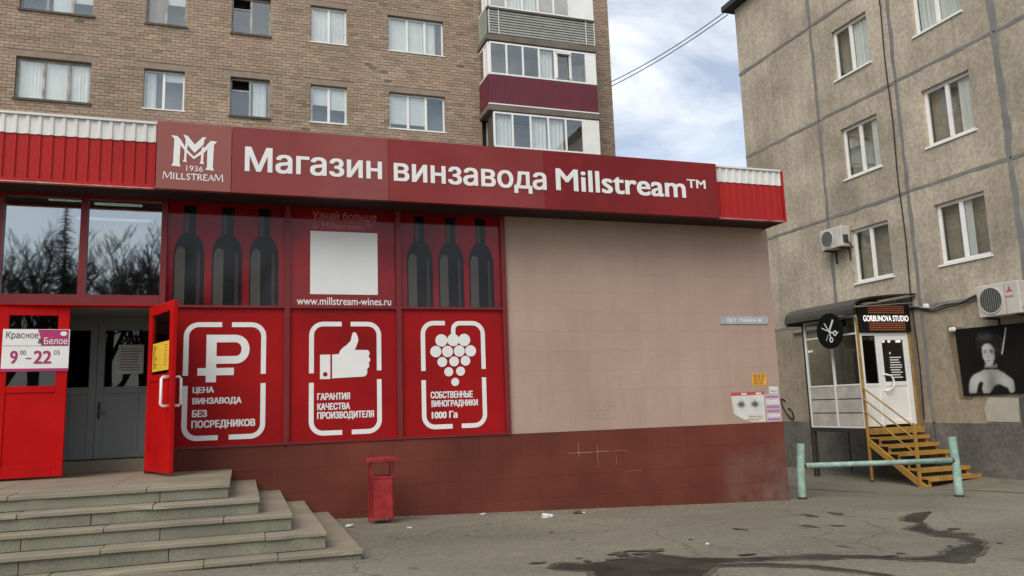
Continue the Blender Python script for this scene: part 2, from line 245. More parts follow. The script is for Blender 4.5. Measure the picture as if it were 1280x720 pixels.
def copies(me_mb, name, material, parent, offsets):
    """one small mesh shared by many alike pieces"""
    fr0 = me_mb; me = bpy.data.meshes.new(name); me.from_pydata([tuple(p) for p in fr0.v], [], fr0.f); me.materials.append(M[material])
    bm = bmesh.new(); bm.from_mesh(me); bmesh.ops.recalc_face_normals(bm, faces=bm.faces); bm.to_mesh(me); bm.free()
    for o in offsets:
        ob = bpy.data.objects.new(name, me); COL.objects.link(ob); ob.parent = parent; ob.location = Vector(o)-ORG[parent.name]
def holed(mb, u0, u1, v0, v1, holes, n0, depth, n_back=None):
    """front sheet at n0 with rectangular openings and reveals going back by depth"""
    us = sorted({u0, u1, *[h[0] for h in holes], *[h[1] for h in holes]}); vs_ = sorted({v0, v1, *[h[2] for h in holes], *[h[3] for h in holes]})
    for a, b in zip(us, us[1:]):
        for c, d in zip(vs_, vs_[1:]):
            cu, cv = (a+b)/2, (c+d)/2
            if not any(h[0] < cu < h[1] and h[2] < cv < h[3] for h in holes): mb.add([(a, c, n0), (b, c, n0), (b, d, n0), (a, d, n0)], [(0, 1, 2, 3)])
    for (a, b, c, d) in holes+[(u0, u1, v0, v1)]:
        mb.add([(a, c, n0), (b, c, n0), (b, d, n0), (a, d, n0), (a, c, n0-depth), (b, c, n0-depth), (b, d, n0-depth), (a, d, n0-depth)], [(0, 1, 5, 4), (1, 2, 6, 5), (2, 3, 7, 6), (3, 0, 4, 7)])
    return mb
def window(parent, fr, u0, u1, v0, v1, splits, n, fmat, w=.055, sill=None, curtain=None, pane='pane', dark=0, cut=None, vent=None, roomback='room', name='window'):
    """frame at depth n with vertical bars at the given fractions, panes, sill, curtain and a dim room behind"""
    mb = MB(fr); t = .05; W = u1-u0
    mb.box(u0, u0+w, v0, v1, n-t, n); mb.box(u1-w, u1, v0, v1, n-t, n); mb.box(u0+w, u1-w, v0, v0+w, n-t, n-.002); mb.box(u0+w, u1-w, v1-w, v1, n-t, n-.002)
    xs = [u0+w]
    for s in splits: x = u0+s*W; mb.box(x-w*.62, x+w*.62, v0+w, v1-w, n-t, n+.004); xs += [x-w*.62, x+w*.62]
    xs.append(u1-w)
    if vent is not None:
        a, b = xs[vent*2], xs[vent*2+1]; vz = v1-w-(v1-v0)*.27; mb.box(a, b, vz-.025, vz+.025, n-t, n-.003)
    win = mb.build(name, fmat, parent)
    for i in range(0, len(xs), 2):
        a, b = xs[i], xs[i+1]
        if vent is not None and vent*2 == i:
            MB(fr).box(a, b, v0+w, vz-.025, n-.03, n-.022).build('pane', pane, win)     # the little vent pane above stands open
        else: MB(fr).box(a, b, v0+w, v1-w, n-.03, n-.022).build('pane', pane, win)
        if curtain and i//2 in curtain:
            c = curtain[i//2]; cm = MB(fr); k = 22; top = v1-w; bot = v0+w+(v1-v0)*c[1]
            if c[0] == 'blind': cm.box(a, b, bot, top, n-.07, n-.06)
            else:
                pts = []; x0_ = a+(b-a)*c[2] if len(c) > 2 else a; x1_ = a+(b-a)*c[3] if len(c) > 3 else b
                for q in range(k+1):
                    x = x0_+(x1_-x0_)*q/k; d = n-.085+.018*math.sin(q*1.7*(.6+.8*abs(math.sin(a*3)))+a*9)+.009*math.sin(q*4.1+a); pts += [(x, bot, d), (x, top, d)]
                cm.add(pts, [(2*q, 2*q+2, 2*q+3, 2*q+1) for q in range(k)])
            cm.build('curtain', c[0] if c[0] in ('blind', 'curtain2') else 'curtain', win, smooth=c[0] != 'blind', clean=False)
    if sill:
        sm, so, sh = sill; MB(fr).box(u0-.04, u1+.04, v0-sh, v0-.002, n-.02, so).build('sill', sm, win)
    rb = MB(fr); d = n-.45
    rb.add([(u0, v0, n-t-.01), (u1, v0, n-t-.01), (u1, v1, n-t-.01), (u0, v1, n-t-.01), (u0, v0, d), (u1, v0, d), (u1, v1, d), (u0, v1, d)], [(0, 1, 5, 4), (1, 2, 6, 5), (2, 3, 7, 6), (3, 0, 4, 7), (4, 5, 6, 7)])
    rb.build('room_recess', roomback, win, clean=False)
    return win
def gz(x, y):
    xc = max(-25, min(30, x)); z = .189-.035*xc
    sm = lambda t: (lambda q: q*q*(3-2*q))(max(0, min(1, t)))
    if x > 8.3: z -= .17*sm((y-11)/2)*(1-sm((x-13.6)/1.4)*sm((15-y)/1.5))*sm((x-8.3)/1.5)
    return z
# ================================================================== SETTING: ground
gm = MB()
xs = [-300, -120, -60, -30]+[-20+.5*i for i in range(89)]+[26, 30, 60, 120, 300]; ys = [-300, -120, -60, -30, -15]+[-6+.5*i for i in range(65)]+[30, 45, 80, 150, 300]
def groundz(x, y):
    a = gz(x, y)
    if -4 < x < 14 and 2 < y < 12: a += .012*mnoise.noise(Vector((x*.7, y*.9, 3)))*min(1, (11-y)/2 if y < 11 else 0)
    return a
for y in ys:
    for x in xs: gm.v.append(Vector((x, y, groundz(x, y))))
nx = len(xs)
gm.f = [(j*nx+i, j*nx+i+1, (j+1)*nx+i+1, (j+1)*nx+i) for j in range(len(ys)-1) for i in range(nx-1)]
ground = gm.build('ground', 'asphalt', smooth=True); tag(ground, 'dusty grey-brown asphalt yard in front of the shop', 'ground', kind='structure')
def drape(poly, lift, name, material, label, jit=.0, sub=.09, grow=0.):
    """irregular flat patch that follows the ground"""
    pts = []; grow *= -1 if sum(poly[i-1][0]*poly[i][1]-poly[i][0]*poly[i-1][1] for i in range(len(poly))) > 0 else 1
    for i, p in enumerate(poly):
        q = poly[(i+1) % len(poly)]; a, b = Vector(p), Vector(q); n = max(1, int((b-a).length/sub)); d = (b-a).normalized() if (b-a).length else Vector((1, 0)); nn = Vector((-d.y, d.x))
        for k in range(n):
            c = a.lerp(b, k/n); w = jit*mnoise.noise(Vector((c.x*4, c.y*4, 9)))+jit*.6*mnoise.noise(Vector((c.x*13, c.y*13, 2))); c = c+nn*(w+grow*(1+.6*mnoise.noise(Vector((c.x*3, c.y*3, 4))))); pts.append((c.x, c.y))
    bm = bmesh.new(); vv = [bm.verts.new((x, y, 0)) for x, y in pts]; f = bm.faces.new(vv); bmesh.ops.triangulate(bm, faces=[f])
    for _ in range(2):
        bmesh.ops.subdivide_edges(bm, edges=[e for e in bm.edges if e.calc_length() > .35], cuts=1, use_grid_fill=False); bmesh.ops.triangulate(bm, faces=bm.faces)
    mb = MB(); bm.verts.index_update(); 
    def gsurf(x, y):
        import bisect
        i = max(0, min(nx-2, bisect.bisect_right(xs, x)-1)); j = max(0, min(len(ys)-2, bisect.bisect_right(ys, y)-1)); s = (x-xs[i])/(xs[i+1]-xs[i]); t = (y-ys[j])/(ys[j+1]-ys[j])
        z = lambda a, b: gm.v[b*nx+a].z
        return (z(i, j)*(1-s)+z(i+1, j)*s)*(1-t)+(z(i, j+1)*(1-s)+z(i+1, j+1)*s)*t
    mb.v = [Vector((v.co.x, v.co.y, gsurf(v.co.x, v.co.y)+lift)) for v in bm.verts]; mb.f = [tuple(v.index for v in f.verts) for f in bm.faces]; bm.free()
    o = mb.build(name, material, clean=False); tag(o, label, None, kind='structure'); return o
PUD = [(2.56, 6.66), (2.73, 6.84), (2.85, 6.84), (2.98, 6.71), (3.18, 6.79), (3.44, 6.92), (3.63, 6.96), (3.76, 7.08), (3.81, 6.9), (3.97, 6.73), (4.23, 6.6), (4.68, 6.49), (5.2, 6.47), (5.6, 6.29), (5.93, 6.04), (6.21, 6.03), (6.48, 6.15), (6.73, 6.33), (6.92, 6.37), (7.2, 6.54), (7.37, 6.77), (7.37, 6.95), (7.27, 7.04), (7.39, 7.32), (7.4, 7.56), (7.7, 7.74), (7.95, 7.92), (7.93, 8.12), (8.15, 8.38), (8.55, 8.64), (9.0, 8.77), (8.55, 8.51), (8.17, 8.29), (8.0, 7.9), (7.73, 7.62), (7.57, 7.33), (7.64, 7.17), (7.81, 7.11), (7.6, 6.87), (7.38, 6.56), (6.86, 6.09), (6.51, 5.87), (6.18, 5.7), (6.04, 5.79), (5.93, 5.91), (5.5, 6.19), (4.82, 6.33), (4.27, 6.41), (4.0, 6.38), (4.41, 6.25), (4.81, 6.01), (5.04, 5.68), (5.15, 5.44), (5.06, 5.48), (4.94, 5.66), (4.71, 5.98), (4.37, 6.2), (3.93, 6.27), (3.65, 5.96), (3.17, 5.76), (2.66, 5.93), (2.86, 6.41), (2.71, 6.53)]
drape(PUD, .004, 'damp_margin', 'damp', 'damp margin round the dark wet patch', .05, .05, .05)
drape(PUD, .0075, 'wet_patch', 'wet', 'long dark wet patch trickling across the asphalt', .05, .035, -.012)
rs = random.Random(21)
for i in range(20):                                     # ragged splashes along its edge
    a = PUD[rs.choice([0, 1, 2, 3, 4, 5, 6, 7, 8, 9, 10, 3, 4, 5, 6, 7, 8, 14, 16, 36, 38, 40])]; cx, cy = a[0]+rs.uniform(-.25, .35), a[1]+rs.uniform(-.05, .30); l, w_ = rs.uniform(.04, .16), rs.uniform(.015, .05)
    drape([(cx+l*math.cos(t)*rs.uniform(.7, 1.2), cy+w_*math.sin(t)*rs.uniform(.6, 1.3)) for t in [k*.7854 for k in range(8)]], .009+.0002*i, 'splash', 'damp' if i % 3 else 'wet', 'small damp splash beside the wet patch', .0, .05)
DASH = [[(7.09, 9.14), (7.29, 9.17), (7.18, 8.76), (7.06, 8.84)], [(7.62, 9.24), (7.75, 9.01), (7.52, 8.77), (7.54, 8.99)], [(6.45, 8.28), (6.57, 8.2), (6.5, 7.9), (6.39, 8.05)], [(6.73, 8.15), (6.93, 8.0), (6.74, 7.92)], [(5.5, 8.28), (5.6, 8.04), (5.44, 8.13)], [(5.75, 6.9), (5.86, 6.73), (5.86, 6.58), (5.78, 6.76)], [(3.26, 8.21), (3.31, 8.13), (3.24, 8.1)], [(3.39, 8.16), (3.43, 8.06), (3.36, 8.06)], [(4.57, 7.73), (4.62, 7.68), (4.55, 7.65)], [(6.02, 6.33), (6.08, 6.24), (5.97, 6.23)], [(3.33, 8.68), (3.45, 8.74), (3.32, 8.59)], [(7.52, 6.51), (7.57, 6.41), (7.4, 6.39)]]
for d in DASH:
    c = Vector((sum(p[0] for p in d)/len(d), sum(p[1] for p in d)/len(d))); d = [tuple(c+(Vector(p)-c)*.8) for p in d]
    drape(d, .006, 'stain', 'oil', 'small dark streak on the asphalt', .05, .03)
drape([(10.7, 14.3), (11.0, 13.6), (11.6, 12.4), (12.1, 11.3), (12.7, 10.1), (12.75, 10.12), (12.16, 11.34), (11.66, 12.44), (11.05, 13.66), (10.75, 14.33)], .006, 'ground_crack', 'oil', 'dark crack where the asphalt meets the strip along the panel block', .015, .06)
# ================================================================== BRICK APARTMENT BLOCK
BY = 26.0
FB = Fr((0, BY, 0), (1, 0, 0))
bb = thing('brick_apartment_block', (2, BY+5, .2), 'tan brick apartment block rising behind the red shop', 'building')
BX0, BX1, BZ1 = -14.0, 13.32, 20.0
colsx = [(-6.57, -4.54), (-3.05, -1.86), (-.49, .745), (2.06, 3.26), (4.70, 6.70)]
rowsz = [(11.15, 12.45), (14.0, 15.30)]
holes = [(a, b, c, d) for c, d in rowsz for a, b in colsx]+[(8.05, 9.0, 9.6, 11.9), (9.2, 11.9, 9.6, 11.9)]
mw = MB(FB); holed(mw, BX0, BX1, 0, BZ1, holes, 0, .35)
mw.fr = None; mw.box(BX0, BX0+.3, BY+.36, BY+12, 0, BZ1); mw.box(BX1-.02, BX1, BY+.01, BY+12, 0, BZ1); mw.box(BX0, BX1, BY+11.7, BY+12, 0, BZ1)
mw.build('wall', 'mortar', bb)
MB().box(BX0-.2, BX1+.2, BY-.2, BY+12.2, BZ1+.002, BZ1+.2).build('roof', 'roof', bb)
# bricks: real, slightly proud of the mortar, one joined part (about 8 px long in the photograph)
bk = MB(); tones = []; bw, bh, gp = .25, .092, .013
lint = [(a-.22, b+.22, d+.02, d+.21) for (a, b, c, d) in holes if b-a < 2.2 and c > 11]
rowi = 0; z = 8.6
while z < 17.9:
    x = BX0+(.0 if rowi % 2 else -.13)
    while x < BX1:
        a, b = max(x, BX0), min(x+bw, BX1); c, d = z, z+bh
        segs = [(a, b)]
        for h in holes+lint:
            if d > h[2]+.01 and c < h[3]-.01:
                ns = []
                for (p, q) in segs:
                    if q <= h[0] or p >= h[1]: ns.append((p, q)); continue
                    if p < h[0]: ns.append((p, h[0]))
                    if q > h[1]: ns.append((h[1], q))
                segs = ns
        for (p, q) in segs:
            if q-p < .03: continue
            n1 = .010+random.uniform(-.004, .006)+(.004 if random.random() < .05 else 0); k = len(bk.v); jz = random.uniform(-.003, .003)
            t = random.gauss(1, .09); t *= .78 if random.random() < .05 else 1; t *= 1+.11*mnoise.noise(Vector((p*.30, z*.45, 1)))+.10*mnoise.noise(Vector((p*1.3, z*1.1, 5))); n1 -= .007*max(0, mnoise.noise(Vector((p*.5, z*.8, 8))))*2; hue = random.gauss(0, .025)
            for (uu, vv, nn) in ((p, c+jz, -.002), (q, c+jz, -.002), (q, d+jz, -.002), (p, d+jz, -.002), (p, c+jz, n1), (q, c+jz, n1), (q, d+jz, n1), (p, d+jz, n1)): bk.v.append(FB(uu, vv, nn)); tones += [t*(1+hue), t, t*(1-hue), 1]
            bk.f += [(k+4, k+5, k+6, k+7), (k, k+1, k+5, k+4), (k+1, k+2, k+6, k+5), (k+2, k+3, k+7, k+6), (k+3, k, k+4, k+7)]
        x += bw+gp
    z += bh+gp; rowi += 1
bk.tone = tones; o = bk.build('bricks', 'brick', bb, clean=False); tag(o, kind='stuff')
for (a, b, c, d) in lint: MB(FB).box(a, b, c, d, .0, .012+.004*random.random()).build('lintel', 'lintel', bb)
PV = ('pvc', .03, .035); OS = ('darkwood', .06, .07)
for ri, (c, d) in enumerate(rowsz):
    for ci, (a, b) in enumerate(colsx):
        if ci == 0: window(bb, FB, a, b, c, d, (.36, .70), -.12, 'wood', .06, OS, {0: ('curtain', 0), 1: ('curtain', 0), 2: ('curtain', .0)} if ri == 0 else {0: ('curtain', .35), 1: ('curtain', 0, .15, 1), 2: ('blind', .3)}, roomback='roomgrey', vent=None)
        elif ci == 1: window(bb, FB, a, b, c, d, (.48,), -.12, 'pvc' if ri == 0 else 'wood', .06, PV if ri == 0 else OS, {0: ('curtain', .0, 0, .6), 1: ('blind', .72)} if ri == 0 else {0: ('curtain2', 0), 1: ('blind', .55)}, roomback='roomgrey')
        elif ci == 2: window(bb, FB, a, b, c, d, (.5,), -.12, 'wood', .055, OS, {1: ('curtain', 0, .1, .9)} if ri == 0 else None, vent=0)
        elif ci == 3: window(bb, FB, a, b, c, d, (.5,), -.10, 'pvc', .065, PV, {0: ('blind', .45), 1: ('blind', .35)} if ri == 0 else {0: ('curtain', 0), 1: ('curtain', 0)}, roomback='roomgrey')
        else: window(bb, FB, a, b, c, d, (.34, .66), -.10, 'pvc', .065, PV, {0: ('blind', .12), 1: ('blind', .12)} if ri == 0 else {0: ('curtain', 0), 1: ('curtain', 0), 2: ('curtain', 0, 0, .6)}, roomback='roomgrey')
# balconies (1.1 m deep) at the right end
def glazing(parent, u0, u1, v0, v1, n, cols, panelw, curtains=(), endpanel=True, fmat='pvc', tilt=None):
    w = .05; ue = u1-panelw
    mb = MB(FB); mb.box(u0, u1, v0, v0+.06, n-.05, n); mb.box(u0, u1, v1-.06, v1, n-.05, n)
    k = cols; xs_ = [u0+(ue-u0)*i/k for i in range(k+1)]
    for x in xs_: mb.box(x-.012, x+w, v0+.06, v1-.06, n-.05, n+.004)
    fr_ = mb.build('glazing_frame', fmat, parent)
    for i in range(k):
        MB(FB).box(xs_[i]+w, xs_[i+1]-.012, v0+.06, v1-.06, n-.03, n-.02).build('pane', 'pane', parent)
        if i in curtains:
            c = MB(FB); q_ = 18; pts = []
            for q in range(q_+1): x = xs_[i]+w+(xs_[i+1]-xs_[i]-w)*q/q_; dd = n-.16+.03*math.sin(q*1.5+i); pts += [(x, v0+.06, dd), (x, v1-.06, dd)]
            c.add(pts, [(2*q, 2*q+2, 2*q+3, 2*q+1) for q in range(q_)]).build('curtain', 'curtain', parent, smooth=True, clean=False)
    if panelw: MB(FB).box(ue+.05, u1, v0+.062, v1-.062, n-.04, n-.004).build('white_panel', 'pvc', parent)
    if tilt is not None:
        a, b = xs_[tilt]+w, xs_[tilt+1]-.012; t = MB(FB); t.box(a, b, v1-.2, v1-.14, n+.02, n+.12); t.box(a, a+.05, v0+.1, v1-.2, n+.01, n+.05); t.box(b-.05, b, v0+.1, v1-.2, n+.01, n+.05); t.build('tilted_sash', fmat, parent)
def side_glaz(parent, u, v0, v1, n0, n1, mats):
    mb = MB(FB); mb.box(u, u+.05, v0, v0+.06, n0, n1-.052); mb.box(u, u+.05, v1-.06, v1, n0, n1-.052); mb.box(u, u+.05, v0+.06, v1-.06, n1-.12, n1-.052); mb.box(u, u+.05, v0+.06, v1-.06, (n0+n1)/2-.03, (n0+n1)/2+.03); mb.build('side_frame', 'pvc', parent)
    MB(FB).box(u+.02, u+.03, v0+.06, v1-.06, (n0+n1)/2+.03, n1-.12).build('side_panel', mats[1], parent); MB(FB).box(u+.02, u+.03, v0+.06, v1-.06, n0, (n0+n1)/2-.03).build('pane', mats[0], parent)
BU0, BU1, BN = 8.0, 12.16, 1.1
for spec in ('top', 'mid', 'low'):
    if spec == 'top': zs = dict(slab=(14.30, 14.50), sid=(14.56, 15.46), gl=(15.54, 16.95))
    elif spec == 'mid': zs = dict(slab=(11.70, 11.90), sid=(11.96, 13.0), gl=(13.03, 14.24))
    else: zs = dict(slab=(9.05, 9.25), sid=(9.3, 10.34), gl=(10.38, 11.66))
    sl = MB(FB).box(BU0-.05, BU1+.05, zs['slab'][0], zs['slab'][1], .012, BN+.02).build('balcony_slab', 'slab', bb, bevel=.01)
    if spec == 'top':
        k = 9; hh = (zs['sid'][1]-zs['sid'][0])/k
        for i in range(k): MB(FB).add([(BU0+.06, zs['sid'][0]+i*hh+.006, BN), (BU1, zs['sid'][0]+i*hh+.006, BN), (BU1, zs['sid'][0]+(i+1)*hh, BN-.035), (BU0+.06, zs['sid'][0]+(i+1)*hh, BN-.035), (BU0+.06, zs['sid'][0]+i*hh+.006, BN-.05), (BU1, zs['sid'][0]+i*hh+.006, BN-.05), (BU1, zs['sid'][0]+(i+1)*hh, BN-.05), (BU0+.06, zs['sid'][0]+(i+1)*hh, BN-.05)], [(0, 1, 2, 3), (0, 4, 5, 1), (3, 2, 6, 7), (0, 3, 7, 4), (1, 5, 6, 2)]).build('siding_board', 'slat', sl)
        for u in (BU0+.06, BU0+.42, BU1-.36, BU1-.03): MB(FB).box(u, u+.035, zs['sid'][0]-.01, zs['sid'][1]+.01, BN+.001, BN+.012).build('siding_post', 'whitesheet', sl)
        for i in range(8): MB(FB).box(BU0, BU0+.02, zs['sid'][0], zs['sid'][1]+.05, .03+i*.13, .03+i*.13+.08).build('side_board', 'slat', sl)
        MB(FB).box(BU0+.025, BU0+.04, zs['sid'][0], zs['sid'][1]+.05, .02, BN-.06).build('side_backing', 'room', sl)
        MB(FB).box(BU0+.0, BU1+.02, zs['sid'][1]+.003, zs['gl'][0]-.003, BN-.06, BN+.03).build('rail_cap', 'darkwood', sl)
        glazing(sl, BU0+.1, BU1, *zs['gl'], BN-.0, 5, 1.0, (1, 2)); side_glaz(sl, BU0+.0, *zs['gl'], .02, BN, ('pane', 'pvc'))
    elif spec == 'mid':
        pm = MB(FB); n = 52; pts = []
        for i in range(n+1):
            for e in (0, .5): pass
        x = BU0; sw = (BU1-BU0)/46; prof = []
        for i in range(46): prof += [(x, BN), (x+sw*.30, BN), (x+sw*.38, BN-.014), (x+sw*.92, BN-.014)]; x += sw
        prof.append((BU1, BN)); k = len(prof)
        pm.add([(p, zs['sid'][0], q) for p, q in prof]+[(p, zs['sid'][1], q) for p, q in prof], [(i, i+1, k+i+1, k+i) for i in range(k-1)]); pm.box(BU0, BU1, zs['sid'][0], zs['sid'][1], BN-.06, BN-.03); pm.build('siding', 'burg', sl)
        sm = MB(FB); k = 0
        for i in range(12): sm.box(BU0-.014, BU0-.002+(.006 if i % 2 else 0), zs['sid'][0], zs['sid'][1], .02+i*.085, .02+i*.085+.084)
        sm.build('side_siding', 'burg', sl)
        MB(FB).box(BU0-.02, BU1+.02, zs['sid'][0]-.045, zs['sid'][0]-.003, BN-.05, BN+.025).build('drip_trim', 'pvc', sl)
        glazing(sl, BU0+.06, BU1, *zs['gl'], BN, 6, .42, (3,), tilt=4); side_glaz(sl, BU0+.0, *zs['gl'], .02, BN, ('pane', 'pvc'))
    else:
        MB(FB).box(BU0+.1, BU1, zs['sid'][0], zs['sid'][1], BN-.05, BN).build('siding', 'slat', sl)
        MB(FB).box(BU0+.1, BU1+.02, zs['sid'][1]+.002, zs['sid'][1]+.037, BN-.06, BN+.03).build('rail_cap', 'darkwood', sl)
        glazing(sl, BU0+.14, BU1, *zs['gl'], BN, 5, .66, (0, 2, 3)); MB(FB).box(BU0+.14, BU0+.18, zs['sid'][0], zs['gl'][1], .4, BN-.06).build('side_post_board', 'darkwood', sl)
    MB(FB).box(BU0+.2, BU1-.1, zs['gl'][0]-1.0, zs['gl'][1], .016, .02).build('inner_wall', 'innerwall', sl)
MB(FB).box(8.05, 9.0, 9.6, 11.9, -.2, -.15).build('balcony_door', 'room', bb); MB(FB).box(9.2, 11.9, 9.6, 11.9, -.2, -.15).build('balcony_door', 'room', bb)
# ================================================================== CONCRETE PANEL BLOCK (right)
RX = 15.2
FR = Fr((RX, 0, 0), (0, -1, 0))          # u = -y
rb = thing('panel_apartment_block', (RX+5, 15, -.4), 'grey-brown concrete panel apartment block at right', 'building')
vy = [20.63, 17.2, 14.42, 11.7, 8.95, 6.2]; hz = [-.8, .8, 3.5, 6.31, 9.12, 11.93, 14.2]
wcols = {1: (15.15, 16.42), 2: (12.42, 13.73), 3: (9.6, 10.9)}; wrows = {3: (4.39, 5.80), 4: (7.2, 8.58), 5: (9.98, 11.37), 6: (12.5, 13.8)}
g = .025
for ci in range(len(vy)-1):
    for ri in range(len(hz)-1):
        hs = []
        if ci in wcols and ri+1 in wrows:
            a, b = wcols[ci]; c, d = wrows[ri+1]
            if d < 11.5: hs = [(-b, -a, c, d)]
        mb = MB(FR); holed(mb, -vy[ci]+g, -vy[ci+1]-g, hz[ri]+(g if ri > 1 else 0), hz[ri+1]-(g if ri else 0), hs, random.uniform(-.004, .006)+(.012 if ri == 0 else 0), .16)
        mb.build('concrete_panel', 'dado' if ri == 0 else ('concretelow' if ri == 1 else 'concrete'), rb)
bkm = MB(); bkm.box(RX+.30, RX+.35, 6.2, 20.5, -.8, 14.2); bkm.box(RX+.02, RX+11, 20.55, 20.62, -.8, 14.2); bkm.box(RX+10.9, RX+11, 6.2, 20.5, -.8, 14.2); bkm.box(RX+.02, RX+11, 6.2, 6.26, -.8, 14.2); bkm.build('wall', 'concrete', rb)
MB().box(RX-.28, RX+11.2, 6.0, 20.95, 14.22, 14.42).build('roof', 'roof', rb, bevel=.02)
def joint(p0, p1, w, horiz):
    """smeared mastic over a panel joint, uneven edges"""
    k = int(abs(p1[0]-p0[0] if horiz else p1[1]-p0[1])/.12)+2; mb = MB(FR); pts = []
    for i in range(k):
        t = i/(k-1); u = p0[0]+(p1[0]-p0[0])*t; v = p0[1]+(p1[1]-p0[1])*t; s_ = u*1.7 if horiz else v*1.7
        w0 = w*(.85+.7*mnoise.noise(Vector((s_, 3.3, p0[1]*7)))+.25*mnoise.noise(Vector((s_*4, 1, p0[0]*3)))); w1 = w*(.85+.7*mnoise.noise(Vector((s_, 8.1, p0[0]*5)))+.25*mnoise.noise(Vector((s_*4, 6, p0[1]*2))))
        if horiz: pts += [(u, v-w0, -.004), (u, v-w0*.8, .012), (u, v+w1*.8, .012), (u, v+w1, -.004)]
        else: pts += [(u-w0, v, -.004), (u-w0*.8, v, .0125), (u+w1*.8, v, .0125), (u+w1, v, -.004)]
    mb.add(pts, [(4*i+j, 4*i+4+j, 4*i+5+j, 4*i+1+j) for i in range(k-1) for j in range(3)]); mb.build('joint_seal', 'sealant', rb)
for y in vy[1:-1]:
    for ri in range(1, len(hz)-1): joint((-y, hz[ri]+.02), (-y, hz[ri+1]-.02), .10 if abs(y-11.7) < .1 else .07, False)
for v in hz[2:-1]:
    for ci in range(len(vy)-1): joint((-vy[ci]+.02, v), (-vy[ci+1]-.02, v), .06, True)
for ci, (a, b) in wcols.items():
    for ri, (c, d) in wrows.items():
        if d > 11.5: continue
        cu = {(1, 3): None, (1, 4): {0: ('curtain2', .55), 1: ('curtain', 0, .5, 1)}, (1, 5): {1: ('curtain', 0)}, (2, 3): {1: ('curtain', 0, 0, .3)}, (2, 4): {1: ('curtain', 0, .35, 1)}, (2, 5): {0: ('curtain', 0), 1: ('curtain', 0)}}.get((ci, ri))
        window(rb, FR, -b, -a, c, d, (.48,), -.09, 'pvc', .075, ('pvc', .04, .05), cu, roomback='room')
# paint patches and pipes on the wall
MB(FR).poly([(-13.62, 1.35), (-13.3, 1.33), (-13.32, 2.9), (-13.75, 3.0)], .016, .019).build('paint_patch', 'tanpaint', rb)
MB(FR).poly([(-13.0, .84), (-12.25, .83), (-12.2, 1.32), (-12.9, 1.36), (-13.05, 1.1)], .017, .020).build('paint_patch', 'paintwhite', rb)
MB(FR).poly([(-12.2, .72), (-10.6, .70), (-10.6, 1.36), (-12.2, 1.34)], .018, .021).build('paint_patch', 'greenpaint', rb)
gf = MB(FR); gf.tube([(-19.55+.35*math.sin(t*.9)*(.5+t/14), .95+.05*t+.22*math.cos(t*1.1), .03) for t in [i*.35 for i in range(20)]], .022, 5); gf.build('graffiti', 'cable', rb)
gf = MB(FR); gf.tube([(-18.4, .7, .03), (-18.3, 1.25, .03), (-18.05, .75, .03), (-17.9, 1.2, .03)], .02, 5); gf.build('graffiti', 'sealant', rb)
# ================================================================== SHOP
SY = 10.7
FS = Fr((0, SY, 0), (1, 0, 0))
sh = thing('shop_building', (1, SY+3.5, .1), 'low shop with red shopfront and beige tiled wall', 'shop')
w = MB(); SX0, SX1 = -7.0, 8.17
w.box(-.90, SX1, SY+.015, SY+7, -.6, 4.9)              # solid right part
w.box(SX0, -.90, SY+6.9, SY+7, -.6, 4.9); w.box(SX0, SX0+.15, SY+.1, SY+6.9, -.6, 4.9); w.box(SX0+.15, -.902, SY+.16, SY+6.9, -.6, .83); w.box(SX0+.15, -.902, SY+.02, SY+6.9, 4.31, 4.9); w.box(SX0+.15, -2.9, SY+.02, SY+.2, -.6, 4.31)
wall = w.build('wall', 'beigeback', sh)
MB().box(SX0-.05, SX1+.02, SY-.02, SY+7.05, 4.902, 4.96).build('roof', 'roof', sh)
MB().box(SX0+.16, -.905, SY+3.0, SY+3.1, .84, 4.30).build('interior_wall', 'room', sh)
# wall tiles
TW = (8.168-3.60)/15; TH = .2895
tl = MB(FS).box(.0004, TW-.0004, .0004, TH-.0004, -.012, .008)
off0 = Vector((0, SY, 0)); tl.v = [p-off0 for p in tl.v]
copies(tl, 'wall_tile', 'beige', wall, [(3.60+c*TW, SY, 1.118+r*TH) for c in range(15) for r in range(11)])
pl = MB(FS).box(-.9, SX1, -.6, 1.108, -.01, .022).build('plinth', 'plinthjoint', sh)
PW = (8.17+.13)/28; PH = .30
tl = MB(FS).box(.0008, PW-.0008, .0008, PH-.0008, .0, .036); tl.v = [p-off0 for p in tl.v]
copies(tl, 'plinth_tile', 'plinth', pl, [(-.13+c*PW, SY, 1.112-(r+1)*PH) for c in range(-3, 28) for r in range(5) if not (c < 4 and r > 2-2*(c < 0))])
gr = MB(FS); jx = [-.13+k*PW for k in range(15, 20)]; jz = 1.112-PH
for a, b, c, d in ((4.45, 4.83, jz-.0022, jz+.0022), (4.86, 5.10, jz-.0026, jz+.0026), (5.16, 5.40, jz-.0015, jz+.0015), (jx[1]-.002, jx[1]+.002, jz-.05, jz+.14), (jx[2]-.0015, jx[2]+.0015, jz-.22, jz+.10), (jx[3]-.0012, jx[3]+.0012, jz-.2, jz-.06), (5.35, 5.62, jz-PH-.0012, jz-PH+.0012)): MB(FS).box(a, b, c, d, .030, .0368).build('bare_grout', 'grout', pl)
